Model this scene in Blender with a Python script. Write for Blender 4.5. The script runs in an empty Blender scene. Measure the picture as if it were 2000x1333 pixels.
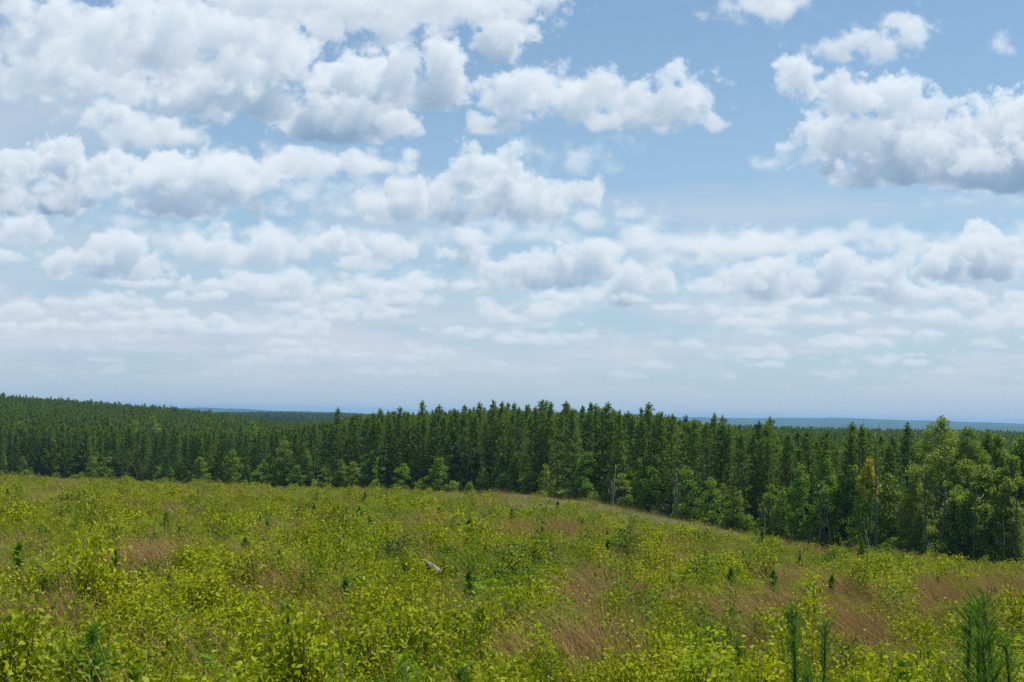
import bpy, math, time
import numpy as np
T0=time.time()
sc=bpy.context.scene; COL=sc.collection
R=math.radians
# ------------------------------------------------------------------ camera, sun, sky, exposure
FPX=2222.2; PITCH=R(3.67); ROLL=R(1.0); EYE=3.5          # focal length in photo pixels (40 mm), eye 3.5 m above the ground
cam=bpy.data.cameras.new('camera'); cam.lens=40; cam.sensor_width=36; cam.clip_start=.1; cam.clip_end=30000
cam.dof.use_dof=True; cam.dof.focus_distance=60; cam.dof.aperture_fstop=7.1
camo=bpy.data.objects.new('camera',cam); COL.objects.link(camo); sc.camera=camo
camo.location=(0,0,EYE); camo.rotation_mode='XYZ'
from mathutils import Matrix, Vector
camo.rotation_euler=(Matrix.Rotation(R(90)+PITCH,3,'X')@Matrix.Rotation(ROLL,3,'Z')).to_euler()
SUN_EL=R(67); SUN_AZ=R(68)      # azimuth from straight ahead, negative to the left
SUN=(math.sin(SUN_AZ)*math.cos(SUN_EL),math.cos(SUN_AZ)*math.cos(SUN_EL),math.sin(SUN_EL))
sl=bpy.data.lights.new('sun','SUN'); sl.energy=4.9; sl.angle=R(.53); sl.color=(1,.95,.87)
so=bpy.data.objects.new('sun',sl); COL.objects.link(so)
so.rotation_euler=Vector(SUN).to_track_quat('Z','Y').to_euler(); so.location=(0,0,60)
sc.view_settings.view_transform='Standard'; sc.view_settings.look='None'; sc.view_settings.exposure=.32; sc.view_settings.gamma=1
sc.view_settings.use_curve_mapping=False
sc.render.engine='CYCLES'
cy=sc.cycles; cy.max_bounces=6; cy.diffuse_bounces=3; cy.glossy_bounces=1; cy.transmission_bounces=3; cy.volume_bounces=1; cy.transparent_max_bounces=4
cy.caustics_reflective=False; cy.caustics_refractive=False; cy.use_denoising=False
cy.sample_clamp_indirect=4
SKY_K=.10; SKY_GAIN=.83     # the sky map is metered for exposure 0
def px_dir(px,py):
    """a direction of sight: photo pixel -> (X right, Y ahead, Z up)"""
    a=(px-1000.)/FPX; b=(666.5-py)/FPX
    c,s=math.cos(ROLL),math.sin(ROLL)
    x=a*c-b*s; y=a*s+b*c
    return (x, math.cos(PITCH)-y*math.sin(PITCH), math.sin(PITCH)+y*math.cos(PITCH))
#CLOUDS-BEGIN
SKY_S=1/1500.; SKY_U=0.62; SKY_V0=-0.012; SKY_V1=0.47
CLOUDS=[ # base row, style (0 solid .. 1 wispy), puffs (x, y, rx, ry) as seen from the field
 (60,.35,[(700,15,200,35),(850,25,150,35),(950,5,120,25),(1060,10,60,20),(550,0,160,40),(380,-10,160,30)]),
 (45,.75,[(1480,15,90,25),(1540,10,50,25),(1400,20,40,12)]),
 (122,.55,[(1700,85,75,35),(1770,65,55,35),(1640,100,45,20)]),
 (128,.25,[(990,80,58,45),(960,100,40,35),(1010,100,40,30)]),
 (150,.45,[(100,50,80,55),(200,60,140,55),(350,50,150,55),(500,75,130,50),(300,110,120,40),(40,90,60,40)]),
 (205,.5,[(120,130,110,45),(60,160,90,35),(200,150,80,40),(250,165,90,35)]),
 (238,.22,[(570,112,60,48),(490,140,95,55),(430,165,90,45),(350,150,80,45),(520,185,75,40),(400,195,90,35)]),
 (268,.45,[(960,210,50,40),(1010,190,60,45),(1080,190,70,45),(1150,200,80,50),(1230,210,80,40),(1310,200,70,50),(1320,160,40,30),(1370,215,40,25),(1050,160,50,15),(1410,150,15,12),(960,260,50,35)]),
 (222,.18,[(860,110,48,35),(870,155,62,50),(830,180,55,35),(780,150,70,48)]),
 (286,.1,[(700,150,80,55),(650,200,75,55),(720,215,85,48),(620,240,75,40),(690,250,60,30),(780,225,40,30)]),
 (292,.5,[(190,220,65,25),(270,245,90,30),(350,270,60,20)]),
 (235,.3,[(1560,150,55,38),(1650,188,65,40),(1600,170,50,30)]),
 (372,.1,[(1720,200,65,45),(1790,225,75,55),(1620,270,60,48),(1690,290,75,55),(1760,310,110,55),(1860,290,100,55),(1960,260,75,80),(2060,250,110,85),(1900,330,135,40),(2000,320,140,55)]),
 (335,1.,[(1265,322,36,14)]),
 (120,1.,[(1950,88,30,22)]),
 (404,1.,[(1880,395,90,12),(1990,400,60,12)]),
 (340,.75,[(1500,325,45,18),(1550,290,40,20)]),
 (374,.2,[(1905,350,48,22),(1860,358,24,12)]),
 (428,.08,[(90,290,42,28),(60,325,45,40),(130,312,40,40),(30,350,60,45),(120,355,60,45),(190,345,45,35)]),
 (432,.12,[(230,310,25,25),(285,330,60,40),(350,340,75,48),(430,340,75,48),(500,335,55,38),(380,400,60,30),(310,390,70,35),(500,390,38,24)]),
 (352,.4,[(560,315,60,26),(630,320,70,24),(720,325,75,20)]),
 (442,.1,[(940,310,60,30),(1000,310,25,22),(900,340,40,22),(740,395,45,30),(800,390,60,38),(880,385,60,38),(980,370,70,38),(1050,385,70,32),(1120,380,50,22),(1145,370,25,15)]),
 (455,.7,[(1130,430,90,17),(1230,420,60,17),(1240,440,50,14)]),
 (480,.3,[(30,440,65,30),(-40,430,60,30)]),
 (516,.3,[(5,500,34,16)]),
 (500,.75,[(1600,475,60,18),(1680,460,30,9)]),
 (503,.25,[(640,470,55,25),(590,485,30,15),(690,475,40,22)]),
 (522,.65,[(1440,480,60,25),(1480,490,30,17),(1390,500,30,15)]),
 (530,.35,[(490,460,60,20),(430,490,80,35),(520,490,70,35)]),
 (532,.2,[(760,490,45,30),(720,510,60,25)]),
 (532,.25,[(905,470,35,22),(900,500,50,24),(860,520,22,10),(940,490,22,15)]),
 (552,.1,[(230,490,60,40),(120,510,50,25),(190,520,60,30),(270,530,60,25),(300,510,40,20)]),
 (557,.1,[(1900,480,50,45),(1860,500,50,35),(1820,520,40,30),(1940,500,45,35),(1900,520,80,25),(1780,535,30,20)]),
 (572,.12,[(1000,540,80,25),(1060,520,60,40),(1100,510,40,40),(1150,510,50,40),(1190,500,32,25),(960,550,40,15)]),
 (592,.15,[(1420,550,60,20),(1500,540,80,40),(1560,550,60,35),(1640,530,60,35),(1700,540,60,35),(1760,550,60,30),(1720,510,30,15),(1620,510,30,15)]),
 (540,.3,[(1995,520,40,20)]),
 (600,.3,[(500,550,60,25),(570,565,80,30),(640,570,60,30),(780,580,50,35)]),
 (602,.3,[(220,585,50,15)]),
 (606,.2,[(1230,545,50,35),(1210,580,50,25),(1280,545,40,20)]),
 (634,.25,[(1050,605,70,27),(980,610,50,17)]),
 (650,.3,[(1850,620,60,16),(1920,630,70,18),(1990,610,50,30),(1910,590,30,13)]),
 (660,.25,[(350,635,70,22),(430,630,40,18),(280,640,40,12)]),
 (660,.3,[(620,640,45,16),(540,640,50,14)]),
]
def sky_map(sun, log=None):
    """Ray-march the cumulus field above the country ahead: premultiplied radiance + cover on a plane of directions (u=X/Y, v=Z/Y)."""
    rng=np.random.default_rng(11)
    W=int(2*SKY_U/SKY_S); H=int((SKY_V1-SKY_V0)/SKY_S)
    # periodic fractal noise
    n=160
    k=np.fft.fftfreq(n)*n
    kk=np.sqrt(k[:,None,None]**2+k[None,:,None]**2+(np.fft.rfftfreq(n)*n)[None,None,:]**2); kk[0,0,0]=1
    def tile(p,lo):
        f=np.fft.rfftn(rng.standard_normal((n,n,n)).astype(np.float32))*kk**(-p)*(kk>=lo)
        a=np.fft.irfftn(f,s=(n,n,n),axes=(0,1,2)).astype(np.float32)
        return a/a.std()
    N1=tile(2.35,2); N2=tile(2.0,9)
    N2=(.55-np.abs(N2)*.8)            # billows
    sky=np.zeros((H,W,4),np.float32)
    clouds=[(b,st,p) for b,st,p in CLOUDS]
    # thin veil of high haze and broken stratus
    uu=np.arange(-W//2,W-W//2)*SKY_S; vv=np.maximum(SKY_V0+np.arange(H)*SKY_S,.012)
    def plane(sc,oz,st=1.):
        gx=(uu[None,:]/(vv[:,None]+.05)*sc)%n; gy=(1/(vv[:,None]+.05)*sc*st)%n+0*gx
        x0=gx.astype(int); y0=gy.astype(int); fx=gx-x0; fy=gy-y0; a=N1[oz]; x0%=n; y0%=n; x1=(x0+1)%n; y1=(y0+1)%n
        return (a[y0,x0]*(1-fx)+a[y0,x1]*fx)*(1-fy)+(a[y1,x0]*(1-fx)+a[y1,x1]*fx)*fy
    veil=plane(26,7)*.7+plane(9,40)*.6+plane(60,90)*.25
    lefty=.5-.55*uu[None,:]/.45
    band=np.exp(-((vv-.10)/.075)**2)[:,None]
    veil=np.clip(.30*veil-.20+.33*band*(.55+.45*lefty*2)+.28*lefty*(vv[:,None]>0),0,.62)
    veil*=np.clip((vv-.014)/.05,0,1)[:,None]
    vc=np.array([.54,.63,.745],np.float32)
    sky[...,3]=veil; sky[...,:3]=veil[...,None]*vc
    def streak(a,b,oz):
        gx=(uu[None,:]*a)%n+0*vv[:,None]; gy=(vv[:,None]*b)%n+0*gx; x0=gx.astype(int)%n; y0=gy.astype(int)%n; fx=gx-gx.astype(int); fy=gy-gy.astype(int); q=N1[oz]; x1=(x0+1)%n; y1=(y0+1)%n
        return (q[y0,x0]*(1-fx)+q[y0,x1]*fx)*(1-fy)+(q[y1,x0]*(1-fx)+q[y1,x1]*fx)*fy
    for A_,c_,oz,k_,w_ in ((.50,(.405,.545,.70),21,(90,760),.060),(.62,(.61,.665,.755),77,(120,900),.052),(.45,(.63,.68,.76),110,(260,1700),.040)):
        t_=np.clip(streak(*k_,oz)*.55+.12,0,1)*A_*np.exp(-((vv-w_-.012)/w_)**2)[:,None]*np.clip((vv-.008)/.03,0,1)[:,None]
        sky[...,:3]=sky[...,:3]*(1-t_[...,None])+t_[...,None]*np.array(c_,np.float32); sky[...,3]=sky[...,3]*(1-t_)+t_
    for i in range(115):      # loose rags between the heaps
        b=rng.uniform(330,690); x=rng.uniform(-300,1500) if rng.random()<.72 else rng.uniform(1300,2300); b=max(b,500) if x>1150 else b; r=rng.uniform(40,120)*(1.25-b/700)+12
        clouds.append((b,rng.uniform(.85,1.3),[(x+q*r*.9,b-r*.3-rng.random()*r*.3,r*rng.uniform(.5,.9),r*rng.uniform(.2,.4)) for q in (-1.2,-.4,.3,1.1)]))
    # the far, flattened rows of the same field
    for i in range(330):
        b=560+200*rng.random()**.75; t=(b-520)/230
        x=rng.uniform(-500,2500); r=rng.uniform(20,62)*(1.05-.55*t)
        clouds.append((b,rng.uniform(.12,.7),[(x+q*r*.9+rng.normal(0,r*.2),b-r*.22-rng.random()*r*.15,r*rng.uniform(.5,.9),r*rng.uniform(.2,.36)) for q in (-1,-.3,.4,1.1)]))
    for i in range(26):      # beyond the sides of the view
        x=rng.choice([rng.uniform(-700,-120),rng.uniform(2150,2700)]); b=rng.uniform(60,540); r=rng.uniform(60,130)*(1-.4*b/540)
        clouds.append((b,.2,[(x+q*r*.9,b-r*.4-rng.random()*r*.3,r*rng.uniform(.5,.9),r*rng.uniform(.35,.6)) for q in (-1.2,-.5,0,.5,1.2)]))
    order=sorted(clouds,key=lambda c:-c[0])   # lowest base = farthest
    sx,sy,sz=sun
    for ci,(b,st,puffs) in enumerate(order):
        P=[]
        for (x,y,rx,ry) in puffs:
            d=px_dir(x,y); P.append((d[0]/d[1]/SKY_S,d[2]/d[1]/SKY_S,rx/FPX/SKY_S,ry/FPX/SKY_S))
        P=np.array(P); cx=(sum(p[0] for p in puffs)/len(puffs))
        d=px_dir(cx,b); vb=d[2]/d[1]/SKY_S           # base row, in map px above the horizon
        if vb<14: continue
        rmax=P[:,2].max(); D=max(.55*rmax+.18*(P[:,0].max()-P[:,0].min()),6)
        amp=min(.34*np.median(P[:,3])+2,20)*(1+.7*st)
        pad=amp*1.6+4
        i0=int(P[:,0].min()-rmax-pad); i1=int(P[:,0].max()+rmax+pad)
        k0=int(vb-D*SKY_S*vb-8); k1=int((P[:,1]+P[:,3]).max()+pad+6)
        a0,a1=max(i0,-W//2),min(i1,W//2); c0,c1=max(k0,int(SKY_V0/SKY_S)+1),min(k1,int(SKY_V1/SKY_S)-1)
        if a1-a0<4 or c1-c0<4: continue
        J=int(np.clip(D*2/3,10,44)); ys=np.linspace(-D,D,J); dy=ys[1]-ys[0]
        uu=np.arange(a0,a1,dtype=np.float32); vv=np.arange(c0,c1,dtype=np.float32)
        pd=rng.uniform(-.45,.45,len(P))*D*.8
        dens=np.zeros((len(vv),J,len(uu)),np.float32)
        off=rng.integers(0,n,6)
        for j,y in enumerate(ys):
            q=1+y*SKY_S
            X=uu*q; Z=vv*q-vb
            F=np.full((len(vv),len(uu)),-1e3,np.float32)
            for (xc,zc,rx,rz),yc in zip(P,pd):
                rd=max(rx*.8,rz)
                zr=Z-(zc-vb); e=((X-xc)/rx)[None,:]**2+(zr/np.where(zr<0,float(np.clip(zc-vb,rz,rz*(1.7 if st<.3 else 1.1))),rz))[:,None]**2+((y-yc)/rd)**2
                f=(1-np.sqrt(e))*min(rx,rz)
                F=np.maximum(F,f)+.0*F
            xi=(np.arange(a0,a1)+off[0])%n; zi=(np.round(Z*1.15).astype(int)+off[1])%n; yi=int(round(y+off[2]))%n
            x2=(np.arange(a0,a1)*1+off[3])%n; z2=(np.round(Z).astype(int)+off[4])%n; y2=int(round(y+off[5]))%n
            av=amp*(.3+.7*np.clip(Z/(.35*(P[:,3].max()+6)),0,1))[:,None]; F+=av*(.62*N1[zi[:,None],yi,xi[None,:]])+av*.30*N2[z2[:,None],y2,x2[None,:]]-amp*.16
            base=np.clip((Z+1.5+.12*amp*N1[0,yi,xi].mean())/(3+.16*amp),0,1)[:,None]
            soft=3.5+14*st+.14*amp
            dens[:,j,:]=np.clip(F/soft,0,1)**1.4*base
        # light down from the sun
        K=len(vv); tau=np.zeros((J,len(uu)),np.float32); L=np.zeros_like(dens); U=np.zeros_like(dens)
        sig=np.maximum(.018,.085-.055*st)*(60/np.clip(np.median(P[:,2]),14,90))**.55
        fx,fy=-sx/sz,-sy/sz/ dy; ax=ay=0.; step=1/sz
        for kk_ in range(K-1,-1,-1):
            ax+=fx; ay+=fy
            rxs=int(round(ax)); rys=int(round(ay)); ax-=rxs; ay-=rys
            if rxs: tau=np.roll(tau,rxs,1)
            if rys:
                tau=np.roll(tau,rys,0)
                if rys>0: tau[:rys]=0
                else: tau[rys:]=0
            tau=tau+dens[kk_]*(sig*step)*.5
            L[kk_]=tau
            tau=tau+dens[kk_]*(sig*step)*.5
        up=np.cumsum(dens[::-1],0)[::-1]*sig
        lit=np.exp(-.26*L); mul=.6*np.exp(-.11*L)+.4*np.exp(-.03*L)
        for _ in range(2): L[:,1:-1]=(L[:,:-2]+2*L[:,1:-1]+L[:,2:])/4; L[:,:,2:-2]=(L[:,:,:-4]+2*L[:,:,1:-3]+3*L[:,:,2:-2]+2*L[:,:,3:-1]+L[:,:,4:])/9
        hgt=np.clip((vv-vb)/max(k1-pad-vb,5),0,1)[:,None,None]
        ambs=(.80+.20*hgt)*np.exp(-.012*up)
        # eye ray, front to back
        T=np.ones((K,len(uu)),np.float32); C=np.zeros((K,len(uu),3),np.float32)
        suncol=np.array([.53,.43,.28],np.float32); ms=np.array([.135,.175,.225],np.float32); amb=np.array([.215,.35,.50],np.float32); ambl=np.array([.135,.285,.49],np.float32)
        for j in range(J):
            a=1-np.exp(-dens[:,j]*sig*dy)
            w=(T*a)
            C+=w[...,None]*(suncol*lit[:,j][...,None]+ms*mul[:,j][...,None]+(ambl+(amb-ambl)*hgt**.6)*ambs[:,j][...,None])
            T*=1-a
        A=1-T
        dist=1.35/(vb*SKY_S)       # km: the bases lie about 1350 m up
        tr=math.exp(-dist/55.)
        air=np.array([.40,.525,.66],np.float32)*1.0
        C=C*tr+air*(1-tr)*A[...,None]
        fade=min(1,max(0.,(vb*SKY_S-.010)/.022)); A*=fade; C*=fade
        sl=(slice(c0-int(SKY_V0/SKY_S),c1-int(SKY_V0/SKY_S)),slice(a0+W//2,a1+W//2))
        s=sky[sl]
        s[...,:3]=s[...,:3]*(1-A[...,None])+C; s[...,3]=s[...,3]*(1-A)+A
    return sky
#CLOUDS-END
def build_world():
    w=bpy.data.worlds.new('World'); sc.world=w; w.use_nodes=True
    nt=w.node_tree; nt.nodes.clear(); N=nt.nodes.new; L=nt.links.new
    m=sky_map(SUN)
    H,W,_=m.shape
    m[...,:3]*=SKY_GAIN/SKY_K
    im=bpy.data.images.new('cumulus field',W,H,alpha=True,float_buffer=True); im.colorspace_settings.name='Non-Color'
    im.pixels.foreach_set(m.ravel()); im.update()
    try: im.pack()
    except Exception: pass
    sky=N('ShaderNodeTexSky'); sky.sky_type='NISHITA'; sky.sun_disc=False; sky.sun_elevation=SUN_EL; sky.sun_rotation=SUN_AZ%(2*math.pi)
    sky.altitude=100; sky.air_density=1.0; sky.dust_density=0.; sky.ozone_density=1.0
    tc=N('ShaderNodeTexCoord'); sep=N('ShaderNodeSeparateXYZ'); L(tc.outputs['Generated'],sep.inputs[0])
    def M(op,a,b=None,c=None):
        n=N('ShaderNodeMath'); n.operation=op
        for i,x in enumerate((a,b,c)):
            if x is None: continue
            if isinstance(x,(int,float)): n.inputs[i].default_value=x
            else: L(x,n.inputs[i])
        return n.outputs[0]
    y=M('MAXIMUM',sep.outputs['Y'],.001)
    u=M('DIVIDE',sep.outputs['X'],y); v=M('DIVIDE',sep.outputs['Z'],y)
    uu=M('MULTIPLY_ADD',u,1/(W*SKY_S),.5); vv=M('MULTIPLY_ADD',M('SUBTRACT',v,SKY_V0),1/(H*SKY_S),0)
    cb=N('ShaderNodeCombineXYZ'); L(uu,cb.inputs[0]); L(vv,cb.inputs[1])
    it=N('ShaderNodeTexImage'); it.image=im; it.extension='CLIP'; it.interpolation='Linear'; L(cb.outputs[0],it.inputs['Vector'])
    it.image.alpha_mode='CHANNEL_PACKED'
    inv=M('SUBTRACT',1,it.outputs['Alpha'])
    # summer haze low on the horizon, all the way round
    zz=M('MAXIMUM',sep.outputs['Z'],0); hz=M('EXPONENT',M('MULTIPLY',zz,-1/.215))
    tint=N('ShaderNodeMix'); tint.data_type='RGBA'; L(M('MULTIPLY',hz,1.0),tint.inputs['Factor'])
    cool=N('ShaderNodeVectorMath'); cool.operation='MULTIPLY'; L(sky.outputs[0],cool.inputs[0]); cool.inputs[1].default_value=(.84,1.0,1.01)
    L(cool.outputs[0],tint.inputs['A']); tint.inputs['B'].default_value=(.405*SKY_GAIN/SKY_K,.525*SKY_GAIN/SKY_K,.66*SKY_GAIN/SKY_K,1)
    sca=N('ShaderNodeVectorMath'); sca.operation='SCALE'; L(tint.outputs['Result'],sca.inputs[0]); L(inv,sca.inputs['Scale'])
    add=N('ShaderNodeVectorMath'); add.operation='ADD'; L(sca.outputs[0],add.inputs[0]); L(it.outputs['Color'],add.inputs[1])
    bg=N('ShaderNodeBackground'); bg.inputs['Strength'].default_value=SKY_K; L(add.outputs[0],bg.inputs['Color'])
    o=N('ShaderNodeOutputWorld'); L(bg.outputs[0],o.inputs['Surface'])
    w.cycles.sampling_method='MANUAL'; w.cycles.sample_map_resolution=512
build_world()
# ------------------------------------------------------------------ the lie of the land (heights relative to the eye, then + EYE)
COLS=[ # u=X/Y, distance of the wood's edge, ground there, then ground inside the wood (Y, z)
(-.70,340,-21.4,[(400,-20),(650,-3),(1000,-10),(1700,-24)]),
(-.45,290,-19.0,[(340,-18.5),(660,-6.6),(900,-12),(1700,-26)]),
(-.34,258,-17.8,[(310,-19.64),(640,-10.6),(900,-16),(1700,-26)]),
(-.257,240,-17.0,[(300,-19.64),(600,-14.6),(900,-19),(1700,-18)]),
(-.20,225,-16.3,[(300,-20.04),(600,-19.5),(900,-22),(1700,-15.5)]),
(-.13,210,-15.5,[(300,-16.64),(600,-19),(900,-22),(1700,-16.5)]),
(-.06,197,-14.5,[(280,-14.92),(600,-19),(900,-22),(1700,-24)]),
(0,185,-14.0,[(270,-14.32),(400,-15),(600,-19),(1700,-28)]),
(.075,166,-13.7,[(260,-14.52),(400,-16),(700,-19.5),(1700,-30)]),
(.135,150,-14.1,[(240,-15.6),(400,-17),(800,-20),(1700,-32)]),
(.20,137,-14.35,[(165,-17.0),(250,-18.4),(800,-20.5),(1700,-32)]),
(.27,125,-14.75,[(155,-18.4),(250,-20.0),(800,-20.5),(1700,-32)]),
(.45,106,-14.05,[(140,-17.4),(250,-20.4),(900,-21),(1700,-32)]),
(.70,90,-13.95,[(120,-17.4),(250,-20.4),(900,-22),(1700,-32)]),
]
_U=np.array([c[0] for c in COLS]); _D=np.array([c[1] for c in COLS],float)
_LY=np.linspace(math.log(1),math.log(14000),900); _YG=np.exp(_LY)
def _profiles():
    P=[]
    for u,D,zE,ins in COLS:
        ts=np.linspace(0,1,24); Y=list(ts*D); Z=list(-EYE+(zE+EYE)*(.86*ts+.14*ts**2.2))
        for y,z in ins: Y.append(y); Z.append(z)
        for y,z in ((2600,-52),(4300,-34),(5200,-24),(6200,-46),(7600,-9),(8300,-1),(9000,-8),(14000,-60)): Y.append(y); Z.append(z)
        z=np.interp(_YG,Y,Z)
        k=np.exp(-np.linspace(-2,2,15)**2); k/=k.sum()
        zs=np.convolve(np.pad(z,7,mode='edge'),k,'valid'); P.append(zs)
    P=np.array(P)
    ug=np.linspace(-.7,.7,281); G=np.array([np.interp(ug,_U,P[:,i]) for i in range(P.shape[1])]).T
    k=np.exp(-np.linspace(-2,2,13)**2); k/=k.sum()
    return ug,np.array([np.convolve(np.pad(G[:,i],6,mode='edge'),k,'valid') for i in range(G.shape[1])]).T
_UG,_PG=_profiles()
def edge(u): return np.interp(np.clip(u,-.7,.7),_U,_D)
def ground(X,Y):
    X=np.asarray(X,float); Y=np.asarray(Y,float)
    Yp=np.maximum(Y,1.); u=np.clip(X/Yp,-.7,.7)
    fu=(u+.7)/1.4*280; iu=np.clip(fu.astype(int),0,279); fu=fu-iu
    fy=np.log(np.minimum(Yp,13900))/_LY[-1]*899; iy=np.clip(fy.astype(int),0,898); fy=fy-iy
    z=(_PG[iu,iy]*(1-fu)+_PG[iu+1,iy]*fu)*(1-fy)+(_PG[iu,iy+1]*(1-fu)+_PG[iu+1,iy+1]*fu)*fy
    z=np.where(Y<1,-EYE-.02*np.minimum(-Y+1,400),z)
    d=np.hypot(X,Y); a=np.clip(d/30,0,1)*np.clip(1.5-d/600,0,1)
    z=z+a*(.16*np.sin(X*.31+Y*.11+1)+.13*np.sin(Y*.23-X*.17)+.10*np.sin(X*.71+2.1*np.sin(Y*.4))+.2*np.sin(X*.06+.5)*np.sin(Y*.05))
    f=np.clip((d-2200)/1500,0,1)
    z=z+f*(7*np.sin(X*.0011+2+Y*.0004)+5*np.sin(X*.0027+1)+3*np.sin(X*.0071+Y*.002)+1.6*np.sin(X*.019)+.9*np.sin(X*.045+1.7))
    return z+EYE
def at(px,py,lift=0.):
    """where the line of sight through a photo pixel first meets the ground"""
    d=px_dir(px,py); ys=np.exp(np.linspace(math.log(4),math.log(900),2500))
    X=d[0]/d[1]*ys; Z=EYE+d[2]/d[1]*ys; g=ground(X,ys)+lift
    i=np.argmax(Z<g)
    if Z[i]>=g[i]: i=len(ys)-1
    return float(X[i]),float(ys[i])
def height_px(Y,npx): return npx/FPX*Y
# ------------------------------------------------------------------ materials
def leaf_mat(name,a,b,trans=.3,rough=.5,noise=None,c=None,spec=.10):
    """foliage: colour varies from plant to plant and, with noise=(size, amount), from patch to patch"""
    m=bpy.data.materials.new(name); m.use_nodes=True; nt=m.node_tree; nt.nodes.clear(); N=nt.nodes.new; L=nt.links.new
    oi=N('ShaderNodeObjectInfo'); geo=N('ShaderNodeNewGeometry')
    mix=N('ShaderNodeMix'); mix.data_type='RGBA'; mix.inputs['A'].default_value=(*a,1); mix.inputs['B'].default_value=(*b,1)
    ri=N('ShaderNodeMath'); ri.operation='MULTIPLY_ADD'; ri.inputs[1].default_value=.4; L(geo.outputs['Random Per Island'],ri.inputs[0])
    rs=N('ShaderNodeMath'); rs.operation='MULTIPLY'; rs.inputs[1].default_value=.6; L(oi.outputs['Random'],rs.inputs[0]); L(rs.outputs[0],ri.inputs[2])
    L(ri.outputs[0],mix.inputs['Factor']); col=mix.outputs['Result']
    if noise:
        tx=N('ShaderNodeTexNoise'); tx.inputs['Scale'].default_value=1/noise[0]; tx.inputs['Detail'].default_value=3; L(geo.outputs['Position'],tx.inputs['Vector'])
        mr=N('ShaderNodeMapRange'); mr.inputs[1].default_value=.42; mr.inputs[2].default_value=.66; mr.inputs[4].default_value=noise[1]; L(tx.outputs[0],mr.inputs[0])
        m2=N('ShaderNodeMix'); m2.data_type='RGBA'; L(mr.outputs[0],m2.inputs['Factor']); L(col,m2.inputs['A']); m2.inputs['B'].default_value=(*(c or b),1); col=m2.outputs['Result']
    bs=N('ShaderNodeBsdfPrincipled'); bs.inputs['Roughness'].default_value=rough; bs.inputs['Specular IOR Level'].default_value=spec; L(col,bs.inputs['Base Color'])
    tr=N('ShaderNodeBsdfTranslucent'); L(col,tr.inputs['Color'])
    ms=N('ShaderNodeMixShader'); ms.inputs[0].default_value=trans; L(bs.outputs[0],ms.inputs[1]); L(tr.outputs[0],ms.inputs[2])
    o=N('ShaderNodeOutputMaterial'); L(ms.outputs[0],o.inputs['Surface'])
    return m
def bark_mat(name,a,b,scale=(6,6,1.2)):
    m=bpy.data.materials.new(name); m.use_nodes=True; nt=m.node_tree; N=nt.nodes.new; L=nt.links.new
    bs=nt.nodes['Principled BSDF']; bs.inputs['Roughness'].default_value=.9
    tc=N('ShaderNodeTexCoord'); mp=N('ShaderNodeMapping'); mp.inputs['Scale'].default_value=scale; L(tc.outputs['Object'],mp.inputs[0])
    tx=N('ShaderNodeTexNoise'); tx.inputs['Scale'].default_value=3; tx.inputs['Detail'].default_value=5; L(mp.outputs[0],tx.inputs['Vector'])
    cr=N('ShaderNodeValToRGB'); cr.color_ramp.elements[0].position=.35; cr.color_ramp.elements[1].position=.65
    cr.color_ramp.elements[0].color=(*a,1); cr.color_ramp.elements[1].color=(*b,1); L(tx.outputs[0],cr.inputs[0]); L(cr.outputs[0],bs.inputs['Base Color'])
    bp=N('ShaderNodeBump'); bp.inputs['Strength'].default_value=.5; bp.inputs['Distance'].default_value=.02; L(tx.outputs[0],bp.inputs['Height']); L(bp.outputs[0],bs.inputs['Normal'])
    return m
MAT=dict(
 pine=leaf_mat('pine needles',(.062,.135,.018),(.205,.310,.034),.40,.42,(7,.45),(.215,.265,.030)),
 young=leaf_mat('young pine needles',(.088,.205,.016),(.155,.29,.026),.28,.45),
 deep=leaf_mat('deep green scrub leaves',(.045,.105,.010),(.085,.16,.014),.32,.5),
 fresh=leaf_mat('fresh pine needles',(.12,.29,.018),(.20,.38,.026),.32,.42),
 dark=leaf_mat('dark evergreen leaves',(.022,.055,.018),(.045,.090,.024),.2,.45),
 oak=leaf_mat('oak leaves',(.145,.225,.024),(.265,.345,.038),.38,.42),
 gum=leaf_mat('bright broad leaves',(.125,.255,.020),(.23,.36,.032),.42,.42),
 gold=leaf_mat('yellowing leaves',(.26,.30,.02),(.46,.40,.02),.36,.5),
 shrub=leaf_mat('scrub leaves',(.23,.28,.004),(.40,.425,.006),.34,.5,(5,.55),(.120,.175,.010)),
 green=leaf_mat('green scrub leaves',(.09,.19,.008),(.19,.295,.010),.40,.5,(6,.4),(.22,.245,.012)),
 bright=leaf_mat('sunny yellow green leaves',(.25,.36,.006),(.40,.46,.008),.42,.48),
 grass=leaf_mat('field grass',(.17,.255,.010),(.29,.355,.014),.36,.5,(7,.5),(.33,.30,.05)),
 straw=leaf_mat('dry bunch grass',(.22,.115,.050),(.44,.275,.13),.3,.6,(2.2,.6),(.26,.20,.04)),
 pale=leaf_mat('pale seed grass',(.46,.40,.22),(.60,.53,.32),.25,.6),
 bark=bark_mat('pine bark',(.045,.032,.024),(.12,.085,.062)),
 grey=bark_mat('grey bark',(.06,.056,.05),(.15,.14,.125)),
 snag=bark_mat('weathered dead wood',(.20,.185,.165),(.42,.40,.37)),
 darkwood=bark_mat('dark dead wood',(.06,.05,.042),(.15,.13,.11)),
 bone=bark_mat('bleached log wood',(.15,.13,.115),(.30,.27,.24),(1.5,6,6)),
 stem=bark_mat('green brown stems',(.06,.05,.02),(.11,.09,.035)),
)
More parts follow.
